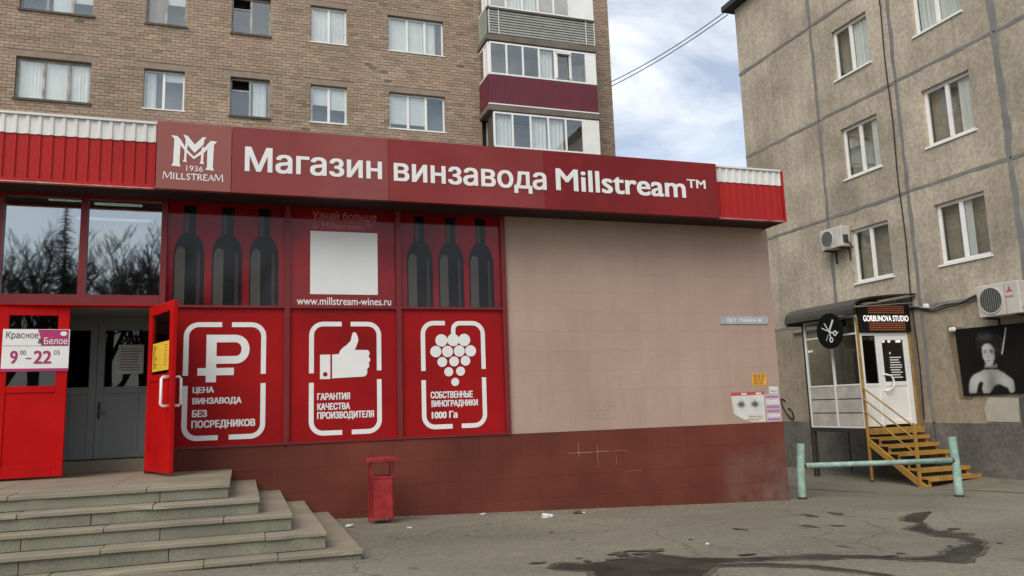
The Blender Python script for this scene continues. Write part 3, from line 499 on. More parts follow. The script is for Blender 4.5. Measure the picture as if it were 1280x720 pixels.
# ghost of painted-over scribbles and a stencilled notice
for k, (cx, cz, rr_) in enumerate(((4.25, 1.95, .42), (5.25, 2.0, .40), (6.2, 1.95, .38))):
    MB(FS).stroke([(cx+rr_*math.cos(t)*1.1, cz+rr_*.75*math.sin(t)) for t in [math.pi*(.15*k+q/(19+4*k)) for q in range(14)]], .022, .0088).build('painted_over_scribble', 'ghost', wall)
for q in range(3):
    x_ = 4.05+.55*q; MB(FS).stroke([(x_, 1.42), (x_+.04, 1.85), (x_+.2, 1.9), (x_+.22, 1.45)], .018, .0089).build('painted_over_scribble', 'ghost', wall)
for q in range(5):
    for k in range(9):
        if (q*7+k*5) % 6: MB(FS).box(4.84+k*.046, 4.84+k*.046+.03, 1.27+.06*q, 1.285+.06*q, .0085, .0092).build('stencil_print', 'ghost2', wall)
# shopfront frame
CUTS = [-.95, .556, 2.03, 3.56]
fm = MB(FS)
for u in CUTS: fm.box(u-.035, u+.035, 1.115, 4.30, -.02, .055)
for v, h in ((1.115, .03), (2.875, .03), (4.27, .03)):
    for a, b in zip(CUTS, CUTS[1:]): fm.box(a+.035, b-.035, v, v+h, -.02, .05)
fm.build('shopfront_frame', 'redframe', sh)
fe = MB(FS)
for a, b in ((-2.80, -2.72), (-1.90, -1.82)): fe.box(a, b, 3.02, 4.30, -.05, .05)
fe.box(-2.80, -.985, 2.90, 3.02, -.06, .06); fe.box(-2.72, -.985, 4.22, 4.305, -.05, .045); fe.box(-1.09, -.985, .85, 2.90, -.10, .05); fe.box(-2.80, -2.72, .85, 2.90, -.10, .05); fe.build('entrance_frame', 'reddoor' if 0 else 'redframe', sh)
MB(FS).box(-2.9, -.99, 2.885, 2.898, -.1, .07).build('door_head', 'reddoor', sh)
for a, b in ((-2.72, -1.90), (-1.82, -.985)): MB(FS).box(a, b, 3.02, 4.22, -.012, -.004).build('transom_pane', 'shopglass', sh)
MB(FS).box(SX0, -2.80, .85, 4.30, -.05, .03).build('side_panel', 'redfilm', sh)
for (x0, x1, y, z) in ((-2.32, -1.93, 10.95, 4.265), (-1.80, -1.25, 10.95, 4.235), (-2.15, -1.2, 11.8, 4.235)):
    MB().tube([(x0, y, z), (x1, y, z)], .018, 8).build('fluorescent_tube', 'tube', sh)
# poster panels
def bracket(par, u0, u1, v0, v1, gt, gb, gl, gr, w=.062, r=.15, n=.012, stem=None):
    h = w/2; U0, U1, V0, V1 = u0+h, u1-h, v0+h, v1-h; W, H = u1-u0, v1-v0
    arc = lambda cx, cy, a0, a1: [(cx+r*math.cos(R(a0+(a1-a0)*i/8)), cy+r*math.sin(R(a0+(a1-a0)*i/8))) for i in range(9)]
    MB(FS).stroke([(U0, v1-H*gl[0])]+arc(U0+r, V1-r, 180, 90)+[(u0+W*gt[0], V1)], w, n).build('bracket_print', 'white', par)
    if stem: MB(FS).stroke([(stem, V1-.22)]+[(stem+.09-.09*math.cos(R(a)), V1-.09+.09*math.sin(R(a))) for a in range(0, 91, 15)]+arc(U1-r, V1-r, 90, 0)+[(U1, v1-H*gr[0])], w, n).build('bracket_print', 'white', par)
    else: MB(FS).stroke([(u0+W*gt[1], V1)]+arc(U1-r, V1-r, 90, 0)+[(U1, v1-H*gr[0])], w, n).build('bracket_print', 'white', par)
    MB(FS).stroke([(U0, v1-H*gl[1])]+arc(U0+r, V0+r, 180, 270)+[(u0+W*gb[0], V0)], w, n).build('bracket_print', 'white', par)
    MB(FS).stroke([(u0+W*gb[1], V0)]+arc(U1-r, V0+r, 270, 360)+[(U1, v1-H*gr[1])], w, n).build('bracket_print', 'white', par)
NL = .014
panels = []
for i in range(3):
    a, b = CUTS[i]+.035, CUTS[i+1]-.035
    lo = MB(FS).box(a, b, 1.145, 2.875, -.01, .010).build('poster_panel', 'redfilm', sh); hi = MB(FS).box(a, b, 2.905, 4.27, -.01, .010).build('poster_panel', 'redfilmtop', sh)
    panels.append((lo, hi))
lo = panels[0][0]; lo['label'] = 'red panel with white rouble sign'
bracket(lo, -.69, .30, 1.21, 2.69, (.455, .575), (.43, .56), (.455, .54), (.45, .53), n=NL)
X = lambda x: -.52+(x-122)/270*.62
Y = lambda y: 2.53-(y-125)/245*.60
mb = MB(FS); mb.poly([(X(165), Y(370)), (X(218), Y(370)), (X(218), Y(335)), (X(310), Y(335)), (X(310), Y(297)), (X(218), Y(297)), (X(218), Y(278)), (X(165), Y(278))][::1], NL)
mb.poly([(X(122), Y(335)), (X(165), Y(335)), (X(165), Y(297)), (X(122), Y(297))], NL)
mb.stroke([(X(218), Y(256)), (X(320), Y(256))]+[(X(320)+(X(370)-X(320))*math.sin(R(t)), (Y(201)-(Y(201)-Y(256))*math.cos(R(t)))) for t in range(15, 170, 15)]+[(X(320), Y(145)), (X(165), Y(145))], .097, NL+.0006); mb.poly([(X(165), Y(278)), (X(218), Y(278)), (X(218), Y(125)), (X(165), Y(125))], NL+.0012); mb.build('rouble_print', 'white', lo)
mb = MB(FS)
for s_, a, b, c, d in (('ЦЕНА', -.57, -.32, 1.785, 1.875), ('ВИНЗАВОДА', -.57, .01, 1.645, 1.74), ('БЕЗ', -.57, -.395, 1.50, 1.59), ('ПОСРЕДНИКОВ', -.575, .18, 1.35, 1.46)): MB(FS).text(s_, a, b, c, d, NL, .05).build('lettering', 'white', lo)
lo = panels[1][0]; lo['label'] = 'red panel with white thumbs-up hand'
bracket(lo, .84, 1.79, 1.21, 2.70, (.445, .57), (.45, .58), (.457, .54), (.44, .52), n=NL)
X = lambda x: .98+(x-112.5)/279*.65
Y = lambda y: 2.56-(y-112.5)/261*.62
mb = MB(FS); mb.poly([(X(113), Y(373)), (X(170), Y(373)), (X(170), Y(238)), (X(113), Y(238))], NL)
hand = [(180, 238), (218, 235), (226, 215), (240, 200), (265, 182), (285, 160), (292, 128), (298, 114), (306, 112), (316, 118), (326, 140), (328, 162), (318, 190), (308, 213), (378, 214), (389, 219), (393, 235), (386, 252), (395, 262), (396, 275), (386, 287), (390, 298), (388, 312), (377, 321), (379, 340), (374, 355), (362, 363), (180, 370)]
mb.poly([(X(x), Y(y)) for x, y in hand], NL); mb.build('thumb_print', 'white', lo); MB(FS).disc(X(142), Y(347), .03, NL+.002, k=16).build('cuff_button_print', 'redfilm', lo)
mb = MB(FS)
for s_, a, b, c, d in (('ГАРАНТИЯ', .946, 1.37, 1.668, 1.758), ('КАЧЕСТВА', .946, 1.37, 1.537, 1.628), ('ПРОИЗВОДИТЕЛЯ', .946, 1.685, 1.405, 1.515)): MB(FS).text(s_, a, b, c, d, NL, .05).build('lettering', 'white', lo)
lo = panels[2][0]; lo['label'] = 'red panel with white bunch of grapes'
X = lambda x: 2.46+(x-121.5)/265.5*.67
Y = lambda y: 2.55-(y-117)/297*.74
bracket(lo, 2.335, 3.26, 1.23, 2.715, (.375, .465), (.46, .60), (.465, .55), (.455, .535), n=NL, stem=X(256))
mb = MB(FS)
for i, (x, y, r) in enumerate([(188, 160, 36), (255, 158, 36), (318, 158, 36), (155, 222, 33), (221, 222, 33), (288, 220, 33), (353, 220, 33), (190, 280, 29), (257, 278, 29), (322, 275, 29), (225, 335, 27), (292, 333, 27), (260, 392, 24)]): mb.disc(X(x), Y(y), (r-1.5)*.00252, NL+.0004*i, k=22)
mb.build('grape_print', 'white', lo)
mb = MB(FS)
for s_, a, b, c, d in (('СОБСТВЕННЫЕ', 2.46, 3.06, 1.645, 1.74), ('ВИНОГРАДНИКИ', 2.47, 3.13, 1.515, 1.62), ('1000 Га', 2.47, 2.835, 1.372, 1.47)): MB(FS).text(s_, a, b, c, d, NL, .05).build('lettering', 'white', lo)
def bottle_outline(cu, hw=.183, base=2.908, sh0=3.56, nk=3.82, top=4.20, nw=.072):
    pts = [(cu-hw, base), (cu+hw, base), (cu+hw, sh0)]
    for i in range(1, 9): t = i/8; pts.append((cu+nw+(hw-nw)*math.cos(t*math.pi/2)**1.25, sh0+(nk-sh0)*math.sin(t*math.pi/2)**1.1))
    pts += [(cu+nw, top-.06), (cu+nw+.008, top-.055), (cu+nw+.008, top), (cu-nw-.008, top), (cu-nw-.008, top-.055), (cu-nw, top-.06)]
    for i in range(8, 0, -1): t = i/8; pts.append((cu-nw-(hw-nw)*math.cos(t*math.pi/2)**1.25, sh0+(nk-sh0)*math.sin(t*math.pi/2)**1.1))
    return pts+[(cu-hw, sh0)]
for pi, cs in ((0, (-.655, -.195, .26)), (2, (2.34, 2.79, 3.235))):
    hi = panels[pi][1]; hi['label'] = 'dark red panel with three printed wine bottles'
    for c in cs:
        MB(FS).poly(bottle_outline(c), NL).build('bottle_print', 'bottleblack', hi)
        MB(FS).poly([(c-.165, 2.91), (c-.045, 2.91), (c-.045, 3.62), (c-.09, 3.66), (c-.14, 3.64), (c-.165, 3.55)], NL+.002).build('highlight_print', 'bottlelight', hi)
        MB(FS).poly([(c+.095, 2.91), (c+.135, 2.91), (c+.135, 3.54), (c+.115, 3.60), (c+.095, 3.6)], NL+.002).build('highlight_print', 'bottlemid', hi)
        MB(FS).poly([(c-.06, 3.83), (c-.01, 3.83), (c-.01, 4.1), (c-.06, 4.1)], NL+.002).build('highlight_print', 'bottlemid', hi)
hi = panels[1][1]; hi['label'] = 'dark red panel with blank white square above a web address'
MB(FS).box(.85, 1.75, 3.07, 3.93, .0101, .013).build('white_square', 'white', hi)
mb = MB(FS); mb.text('www.millstream-wines.ru', .68, 1.93, 2.925, 3.03, NL, .012); mb.build('lettering', 'white', hi)
MB(FS).text('Узнай больше', .88, 1.74, 4.09, 4.215, NL, .008).build('lettering', 'palered', hi); MB(FS).text('о Millstream™', .88, 1.68, 3.965, 4.06, NL, .008).build('lettering', 'palered', hi)
# fascia: sheet-metal corrugated
FF = Fr((0, 10.15, 0), (1, 0, 0))
def corrugated(name, material, u0, u1, v0, v1, parent, pitch=.125, d=.018, n=0):
    prof = []; x = u0
    while x < u1-1e-4:
        e = min(u1, x+pitch); s_ = e-x; prof += [(x, n), (x+s_*.55, n), (x+s_*.65, n+d), (x+s_*.90, n+d)]; x = e
    prof.append((u1, n)); k = len(prof); mb = MB(FF)
    mb.add([(p, v0, q) for p, q in prof]+[(p, v1, q) for p, q in prof], [(i, i+1, k+i+1, k+i) for i in range(k-1)]); mb.box(u0, u1, v0, v1, n-.03, n-.012); return mb.build(name, material, parent)
for a, b in ((SX0, -1.02), (6.87, 8.09)):
    corrugated('red_cladding', 'redsheet', a, b, 4.292, 4.828, sh); corrugated('white_cladding', 'whitesheet', a, b, 4.831, 5.055, sh, n=.012)
    tm = MB(FF); tm.box(a, b, 5.057, 5.085, -.06, .045); tm.build('coping', 'whitesheet', sh)
    tm = MB(FF); tm.box(a, b, 4.255, 4.29, -.05, .04); tm.build('bottom_trim', 'redsheet', sh)
    tm = MB(FF); tm.box(a, b, 4.243, 4.2535, -.03, .043); tm.build('drip_edge', mat('worn_trim', (.62, .40, .36), .5, .3, 6, col2=(.5, .05, .05)), sh)
MB(FF).box(8.092, 8.12, 4.243, 5.085, -.55, .045).build('end_trim', 'redsheet', sh)
MB(FF).box(SX0, 8.09, 4.26, 4.30, -.535, -.065).build('soffit', 'soffit', sh); MB(FF).box(SX0, 8.09, 4.302, 5.05, -.12, -.065).build('fascia_backing', 'soffit', sh)
# doors
def leaf(fr, wd, v0, v1, name, glassv, stile=.10, midrails=(), flip=False):
    d = MB(fr); t = .05; g0, g1 = glassv
    d.box(0, stile, v0, v1, -t, 0); d.box(wd-stile, wd, v0, v1, -t, 0); d.box(stile, wd-stile, v1-stile, v1, -t, -.001); d.box(stile, wd-stile, v0, v0+.13, -t, -.001); d.box(stile, wd-stile, g0-.08, g0, -t, -.001)
    if g1 < v1-stile-.01: d.box(stile, wd-stile, g1, v1-stile, -t, -.001)
    ob = d.build(name, 'reddoor', sh, bevel=.004)
    MB(fr).box(stile, wd-stile, v0+.13, g0-.08, -t+.012, -.012).build('door_panel', 'reddoor', ob); MB(fr).box(stile, wd-stile, g0, min(g1, v1-stile), -.03, -.024).build('door_glass', 'doorglass', ob)
    return ob
FL = Fr((-2.715, SY-.05, 0), (math.cos(R(4)), math.sin(R(4)), 0))
ld = leaf(FL, .745, .872, 2.885, 'door', (1.93, 2.80), .12); ld['label'] = 'closed red door leaf'
MB(FL).box(.10, .75, .88, .885, -.04, -.03).build('bottom_strip', 'iron', ld)
FD = Fr((-1.09, SY-.06, 0), (.383, -.924, 0))
rd = leaf(FD, .88, .882, 2.86, 'door', (2.02, 2.76), .115); rd['label'] = 'red door leaf standing open'
for s_ in (1, -1):
    hd = MB(FD); n = .0 if s_ > 0 else -.05; pts = [(.80, 1.64, n), (.80, 1.64, n+s_*.07), (.80, 1.66, n+s_*.085), (.80, 1.95, n+s_*.085), (.80, 1.97, n+s_*.07), (.80, 1.97, n)]; hd.tube(pts, .016, 8); hd.build('handle', 'white', rd, smooth=True)
hd = MB(FL); hd.tube([(.66, 1.55, 0), (.66, 1.56, .05), (.66, 1.85, .05), (.66, 1.86, 0)], .012, 6)
# entrance vestibule with the inner grey doors
vb = MB(); vb.box(-2.72, -2.68, SY+.11, 11.98, .835, 2.95); vb.box(-1.02, -.985, SY+.11, 11.98, .835, 2.95); vb.box(-2.68, -1.02, SY+.11, 11.98, 2.90, 2.95); vb.build('vestibule', 'roomgrey', sh)
MB().box(-2.68, -1.02, 11.72, 11.99, .832, .985).build('threshold', 'tread', sh)
FI = Fr((0, 12.0, 0), (1, 0, 0))
inn = MB(FI); inn.box(-2.68, -2.60, .99, 2.90, -.05, 0); inn.box(-1.10, -1.02, .99, 2.90, -.05, 0); inn.box(-2.60, -1.10, 2.82, 2.90, -.05, -.001); inn.build('inner_door_frame', 'pvcgrey', sh)
for a, b in ((-2.60, -1.857), (-1.853, -1.10)):
    d = MB(FI); d.box(a, a+.09, .995, 2.82, -.045, .004); d.box(b-.09, b, .995, 2.82, -.045, .004); d.box(a+.09, b-.09, 2.72, 2.82, -.045, .003); d.box(a+.09, b-.09, .995, 1.08, -.045, .003); d.box(a+.09, b-.09, 1.86, 1.95, -.045, .003); mu = a+(b-a)*(.62 if a < -2 else .66); d.box(mu-.03, mu+.03, 1.08, 1.86, -.045, .002)
    ob = d.build('inner_door', 'pvcgrey', sh, bevel=.003); MB(FI).box(a+.09, b-.09, 1.08, 1.86, -.035, -.012).build('door_panel', 'pvcgrey', ob); MB(FI).box(a+.09, b-.09, 1.95, 2.72, -.03, -.022).build('door_glass', 'doorglass', ob)
    if a > -2: MB(FI).tube([(a+.045, 1.62, .004), (a+.045, 1.62, .04), (a+.14, 1.62, .045)], .011, 6).build('handle', 'pvcgrey', ob); MB(FI).box(a+.03, a+.06, 1.52, 1.75, .004, .012).build('lock_plate', 'iron', ob)
MB().box(-2.68, -1.02, 12.06, 12.1, .83, 2.95).build('inner_dark', 'room', sh)
# ================================================================== SIGNS ON THE FASCIA
ls = thing('logo_sign', (-.58, 10.1, 4.24), 'square maroon sign with white interlaced letters and MillstreaM below', 'sign')
MB(FF).box(-1.012, -.158, 4.238, 5.092, .0, .085).build('panel', 'logo', ls, bevel=.004)
NF = .088
X = lambda x: -.85+(x-205)/445*.52
Y = lambda y: 4.93-(y-150)/377*.43
lm = MB(FF)
for P_ in ([(200, 163), (262, 168), (300, 215), (292, 300), (288, 470), (300, 505), (210, 500), (226, 465), (232, 200)],            # left stem
           [(652, 200), (590, 196), (552, 240), (556, 300), (556, 490), (540, 525), (626, 528), (614, 490), (620, 240)],            # right stem
           [(318, 148), (360, 158), (432, 250), (508, 160), (545, 162), (524, 195), (520, 240), (432, 345), (340, 235), (340, 195)],  # upper v
           [(340, 238), (362, 262), (356, 330), (352, 430), (362, 452), (318, 448), (332, 420), (334, 310)],
           [(520, 262), (500, 285), (496, 340), (494, 430), (484, 460), (526, 464), (518, 430), (520, 330)],
           [(300, 215), (345, 300), (425, 385), (510, 300), (590, 196), (600, 225), (530, 330), (425, 415), (335, 325), (288, 260)]):
    lm.poly([(X(x), Y(y)) for x, y in P_], NF+.0004*len(lm.f))
lm.build('emblem', 'white', ls)
SER = {'M': ([[(0, 0), (.06, 1)], [(.06, 1), (.5, .12)], [(.5, .12), (.94, 1)], [(.94, 1), (1, 0)]], .95), 'I': ([[(.5, 0), (.5, 1)]], .4), 'L': ([[(.15, 0), (.15, 1)], [(.1, .03), (.9, .03), (.92, .2)]], .62),
       'S': ([[(.85, .8), (.6, .98), (.3, .95), (.15, .75), (.3, .57), (.7, .42), (.85, .25), (.7, .05), (.4, 0), (.12, .18)]], .58), 'T': ([[(.5, 0), (.5, 1)], [(.02, .8), (.05, .97), (.95, .97), (.98, .8)]], .75),
       'R': ([[(.15, 0), (.15, 1)], [(.15, .97), (.6, .97), (.8, .75), (.6, .52), (.15, .5)], [(.5, .5), (.98, 0)]], .72), 'E': ([[(.15, 0), (.15, 1)], [(.1, .97), (.85, .97), (.86, .82)], [(.15, .52), (.7, .52)], [(.1, .03), (.88, .03), (.92, .2)]], .65), 'A': ([[(0, 0), (.48, 1)], [(.48, 1), (1, 0)], [(.2, .35), (.8, .35)]], .82)}
def serif(mb, word, u0, u1, v0, v1, n, big=(), w=.16):
    tot = sum(SER[c][1]*(1.25 if i in big else 1)+.14 for i, c in enumerate(word)); k = (u1-u0)/tot; u = u0; h0 = v1-v0
    for i, c in enumerate(word):
        st, wd = SER[c]; sc_ = 1.25 if i in big else 1; W = wd*k*sc_; H = h0*sc_
        for j, s_ in enumerate(st):
            pts = [(u+x*W, v0+y*H) for x, y in s_]; thin = (c in 'MA' and j % 2 == 0)
            mb.stroke(pts, h0*w*(.6 if thin else 1), n+.0003*j)
            for q in (s_[0], s_[-1]):
                if q[1] == 0 and c not in 'S': mb.poly([(u+q[0]*W-h0*.15, v0), (u+q[0]*W+h0*.15, v0), (u+q[0]*W+h0*.15, v0+h0*.07), (u+q[0]*W-h0*.15, v0+h0*.07)], n+.0015)
                if q[1] == 1 and c in 'MILRE': mb.poly([(u+q[0]*W-h0*.15, v0+H-h0*.07), (u+q[0]*W+h0*.12, v0+H-h0*.07), (u+q[0]*W+h0*.12, v0+H), (u+q[0]*W-h0*.15, v0+H)], n+.0015)
        u += W+.14*k
    return mb
serif(MB(FF), 'MILLSTREAM', -.93, -.245, 4.365, 4.442, NF, (0, 9)).build('lettering', 'white', ls)
MB(FF).text('1936', -.675, -.485, 4.475, 4.545, NF, .0).build('year_lettering', 'white', ls)
ns = thing('shop_name_sign', (3.35, 10.1, 4.24), 'long red fascia sign reading Магазин винзавода Millstream', 'sign')
for a, b, m_ in ((-.155, 1.80, 'banner1'), (1.803, 4.02, 'banner2'), (4.023, 6.867, 'banner')): MB(FF).box(a, b, 4.238, 5.092, .0, .075+random.uniform(0, .003)).build('panel', m_, ns, bevel=.003)  # sky glare put into the panel reds, strongest at left, stepping at the seams
for (u, v, r) in ((4.9, 4.38, .10), (5.6, 4.36, .08), (6.62, 4.42, .13), (4.5, 4.93, .12)): MB(FF).disc(u, v, r, .0785, .0795, k=26).build('round_print', 'bannerspot', ns)
for s_, a, b, c, d in (('Магазин', .0, 1.717, 4.515, 4.84), ('винзавода', 1.873, 4.048, 4.442, 4.762), ('Millstream', 4.192, 6.302, 4.515, 4.84), ('TM', 6.33, 6.655, 4.68, 4.815)): MB(FF).text(s_, a, b, c, d, .082, .022).build('lettering', 'white', ns)
# ================================================================== ENTRANCE STEPS
es = thing('entrance_steps', (-1, 9.2, .2), 'five granite-clad steps up to the shop entrance', 'steps')
XR = [-.085, .195, .49, .785, 1.09]; YF = [8.45, 8.22, 8.03, 7.79, 7.60]; ZT = [.85, .708, .561, .409, .251]; SXL = -4.2
for i in range(5):
    zb = ZT[i+1] if i < 4 else -.1; x1, y0, zt = XR[i], YF[i], ZT[i]; yb = SY-.04
    MB().box(SXL, x1-.035, y0+.035, yb, zb-.1, zt-.045).build('step_core', 'core', es)
    # risers
    x = x1-.012; k = 0; lens = [[.62, 2.1, 1.5], [1.45, 1.4, 1.5], [1.15, 1.1, 1.6], [1.35, 1.15, .62, 1.2], [.55, .42, .43, .8, 1.2, 1.2]][i]
    while x > SXL+.05:
        ln = lens[k] if k < len(lens) else 1.1; a = max(SXL, x-ln); MB().box(a+.003, x-.003, y0+.014+random.uniform(0, .004), y0+.034, zb+.002, zt-.043).build('riser_slab', 'riser', es, bevel=.003); x = a; k += 1
    y = y0+.036
    while y < yb-.05: e = min(yb, y+.8); MB().box(x1-.034, x1-.013, y+.003, e-.003, zb+.002, zt-.043).build('riser_slab', 'riser', es); y = e
    # treads: a front row of slabs and a row back along the right end
    x = x1; k = 0; lens = [[.75, 1.15, 1.2], [.95, 1.1, .9], [.62, 1.0, 1.2], [.55, 1.35, .9], [.75, .62, 1.2, .9]][i]; dep = .42
    while x > SXL+.05:
        ln = lens[k % len(lens)]; a = max(SXL, x-ln); dz = random.uniform(-.003, .002); MB().box(a+.002, x-.002, y0-.012+random.uniform(-.005, .004), y0+dep-.002, zt-.041+dz, zt+dz).build('tread_slab', 'tread', es, bevel=.006, wear=.006); x = a; k += 1
    y = y0+dep
    while y < yb-.05:
        e = min(yb, y+random.uniform(.55, .8)); e = yb if yb-e < .25 else e
        left = SXL if i == 0 else XR[i-1]-.05; xx = x1
        while xx > left+.05: a = max(left, xx-1.1); MB().box(a+.002, xx-.002+random.uniform(-.004, .002), y+.002, e-.002, zt-.041, zt+random.uniform(-.003, .001)).build('tread_slab', 'tread', es, bevel=.004, wear=.005); xx = a
        y = e
# ================================================================== LITTER BIN
bz = gz(1.66, 10.1)
bn = thing('litter_bin', (1.66, 10.12, bz), 'red metal litter bin on two posts by the plinth', 'litter bin')
for x in (1.535, 1.80): MB().box(x, x+.015, 10.02, 10.042, bz-.05, .905).build('post', 'binred', bn); MB().box(x, x+.015, 10.22, 10.242, bz-.05, .905).build('post', 'binred', bn)
b_ = MB(); b_.add([(1.556, 10.0, .19), (1.796, 10.0, .19), (1.796, 10.25, .19), (1.556, 10.25, .19), (1.556, 9.985, .70), (1.796, 9.985, .70), (1.796, 10.25, .70), (1.556, 10.25, .70)], [(0, 1, 2, 3), (0, 1, 5, 4), (1, 2, 6, 5), (2, 3, 7, 6), (3, 0, 4, 7)])
b_.build('bucket', 'binred', bn); MB().box(1.55, 1.80, 9.975, 9.985, .68, .705).build('bucket_rim', 'binred', bn)
c_ = MB(); c_.box(1.475, 1.855, 9.92, 10.30, .907, .925); c_.box(1.475, 1.855, 9.915, 9.925, .88, .926); c_.build('cap', 'binred', bn, bevel=.004)
# ================================================================== MINT BARRIER
br = thing('pipe_barrier', (9.8, 10.5, -.15), 'mint-green pipe barrier between two posts beside the shop corner', 'barrier')
MB().tube([(8.46, 10.74, -.25), (8.47, 10.74, .2), (8.52, 10.74, .76)], .062, 14).build('post', 'mint', br, smooth=False)
MB().tube([(11.13, 10.22, -.35), (11.14, 10.22, .2), (11.12, 10.22, .76)], .066, 14).build('post', 'mint', br)
MB().tube([(8.56, 10.72, .41), (9.4, 10.56, .40), (11.07, 10.23, .385)], .042, 12).build('cross_pipe', 'mint', br, smooth=True)
for p in ((8.535, 10.725, .41), (11.09, 10.225, .385)): MB().tube([(p[0]-.02, p[1]+.004, p[2]), (p[0]+.02, p[1]-.004, p[2])], .05, 10).build('rusty_joint', 'rust', br)
for (x, y) in ((8.462, 10.74), (11.132, 10.22)): MB().tube([(x, y, gz(x, y)-.05), (x+.003, y, gz(x, y)+.035)], .071, 14).build('rusty_foot', 'rust', br)
# ================================================================== SALON BOOTH
bo = thing('entrance_booth', (14.3, 15.6, -.45), 'small glazed entrance booth with white door raised on legs', 'booth')
BXo, BYn, BYf, BZ0 = 13.5, 14.71, 16.54, .74
FN = Fr((0, BYn, 0), (1, 0, 0)); FO = Fr((BXo, 0, 0), (0, -1, 0))
MB().box(BXo, RX-.015, BYn+.005, BYf, BZ0-.10, BZ0-.005).build('floor', 'iron', bo)
for y in (BYn+.04, BYf-.04): MB().box(BXo+.02, BXo+.08, y-.03, y+.03, -.6, BZ0-.102).build('leg', 'iron', bo)
MB().box(BXo+.06, RX-.1, BYf-.06, BYf, BZ0, 3.3).build('rear_panel', 'paneclear', bo)
MB().box(BXo-.015, BXo+.02, BYf+.004, BYf+.044, -.6, 3.34).build('corner_post', 'iron', bo)
fo = MB(FO); t = .05
for u in (-BYf, -15.62, -BYn-.05): fo.box(u, u+.05, BZ0, 3.34, -t, 0)
for v in (BZ0, 1.715, 2.90, 3.30):
    for a, b in ((-BYf+.05, -15.62), (-15.57, -BYn-.05)): fo.box(a, b, v, v+.04, -t, -.002)
fr_ = fo.build('side_frame', 'pvc', bo)
for a, b in ((-BYf+.05, -15.62), (-15.57, -BYn-.05)):
    MB(FO).box(a, b, 1.755, 2.90, -.03, -.022).build('pane', 'paneclear', bo); MB(FO).box(a, b, 2.94, 3.30, -.03, -.022).build('pane', 'paneclear', bo)
    for v0, v1 in ((.785, 1.075), (1.10, 1.40), (1.425, 1.705)): MB(FO).box(a+.012, b-.012, v0, v1, -.03, -.008).build('white_panel', 'pvcdull', bo)  # lower panels in a greyer plastic than the frame
MB(FO).box(-BYf+.05, -BYn-.06, .78, 1.715, -.045, -.035).build('panel_backing', 'iron', bo)
MB().box(BXo-.012, BXo+.045, BYn-.03, BYn, -.42, 3.3).build('corner_post', 'ochre', bo); MB().box(14.995, 15.16, BYn-.01, BYn+.05, BZ0, 3.0).build('jamb_board', 'tanpaint', bo); MB().box(15.0, 15.04, BYn-.03, BYn-.012, .5, 2.95).build('jamb_strip', 'ochre', bo)
dn = MB(FN); dn.box(13.57, 13.63, BZ0+.03, 2.92, -.05, 0); dn.box(14.93, 14.99, BZ0+.03, 2.92, -.05, 0); dn.box(13.63, 14.93, 2.86, 2.92, -.05, -.001); dn.box(14.02, 14.08, BZ0+.03, 2.86, -.05, .001); dn.box(13.63, 14.02, 1.68, 1.75, -.05, -.002); dn.box(13.63, 14.02, BZ0+.03, .84, -.05, -.002); dn.build('door_frame', 'pvc', bo)
MB(FN).box(13.63, 14.02, .84, 1.68, -.035, -.012).build('white_panel', 'pvc', bo); MB(FN).box(13.63, 14.02, 1.75, 2.86, -.03, -.022).build('pane', 'doorglass', bo)
d = MB(FN); d.box(14.095, 14.19, .80, 2.85, -.04, .012); d.box(14.83, 14.925, .80, 2.85, -.04, .012); d.box(14.19, 14.83, 2.75, 2.85, -.04, .011); d.box(14.19, 14.83, .80, .90, -.04, .011); d.box(14.19, 14.83, 1.68, 1.78, -.04, .011); dr = d.build('door', 'pvc', bo, bevel=.003)
MB(FN).box(14.19, 14.83, .90, 1.68, -.03, -.004).build('door_panel', 'pvc', dr); MB(FN).box(14.19, 14.83, 1.78, 2.75, -.02, -.012).build('door_glass', 'doorglass', dr)
MB(FN).tube([(14.14, 1.58, .012), (14.16, 1.57, .06), (14.30, 1.60, .075), (14.36, 1.70, .08), (14.36, 1.82, .08), (14.30, 1.92, .075), (14.16, 1.95, .06), (14.14, 1.94, .012)], .022, 8).build('handle', 'pvc', dr, smooth=True)
wl = MB(FN)
for i in range(9):
    a = 14.38+.03*random.random(); wl.box(a, a+.36-.1*random.random(), 2.33-i*.058, 2.355-i*.058, -.011, -.009)
wl.box(14.40, 14.44, 2.42, 2.47, -.011, -.009); wl.build('door_print', 'white', dr)
for x in (14.45, 14.62, 14.86, 14.93): 
    k_ = MB(); k_.tube([(x, BYn+.2, 2.72), (x, BYn+.22, 2.76)], .03, 8); k_.build('spot_lamp', 'bulb', bo)
MB().box(14.9, 14.95, BYf-.3, BYf-.1, BZ0, 2.6).build('inner_post', 'iron', bo)
# canopy: bent dark sheet
arc = [(13.24, 3.36), (13.25, 3.46), (13.29, 3.56), (13.36, 3.63), (13.48, 3.69), (13.8, 3.755), (14.4, 3.81), (15.17, 3.85)]
cn = MB(); k = len(arc); y0, y1 = 14.5, 16.92
pts = [(x, y0, z) for x, z in arc]+[(x, y1, z) for x, z in arc]+[(x+.008, y0, z-.014) for x, z in arc]+[(x+.008, y1, z-.014) for x, z in arc]
f = []
for i in range(k-1): f += [(i, i+1, k+i+1, k+i), (2*k+i, 3*k+i, 3*k+i+1, 2*k+i+1), (i, 2*k+i, 2*k+i+1, i+1), (k+i, k+i+1, 3*k+i+1, 3*k+i)]
f += [(0, k, 3*k, 2*k), (k-1, 3*k-1, 4*k-1, 2*k-1)]; cn.add(pts, f); ca = cn.build('canopy', 'canopy', bo, smooth=False)
for y in (14.52, 15.7, 16.9): MB().tube([(x+.012, y, z-.03) for x, z in arc], .014, 6).build('canopy_rib', 'iron', ca)
MB().box(13.26, 15.16, 16.86, 16.88, 3.30, 3.56).build('canopy_end', 'canopy', ca)
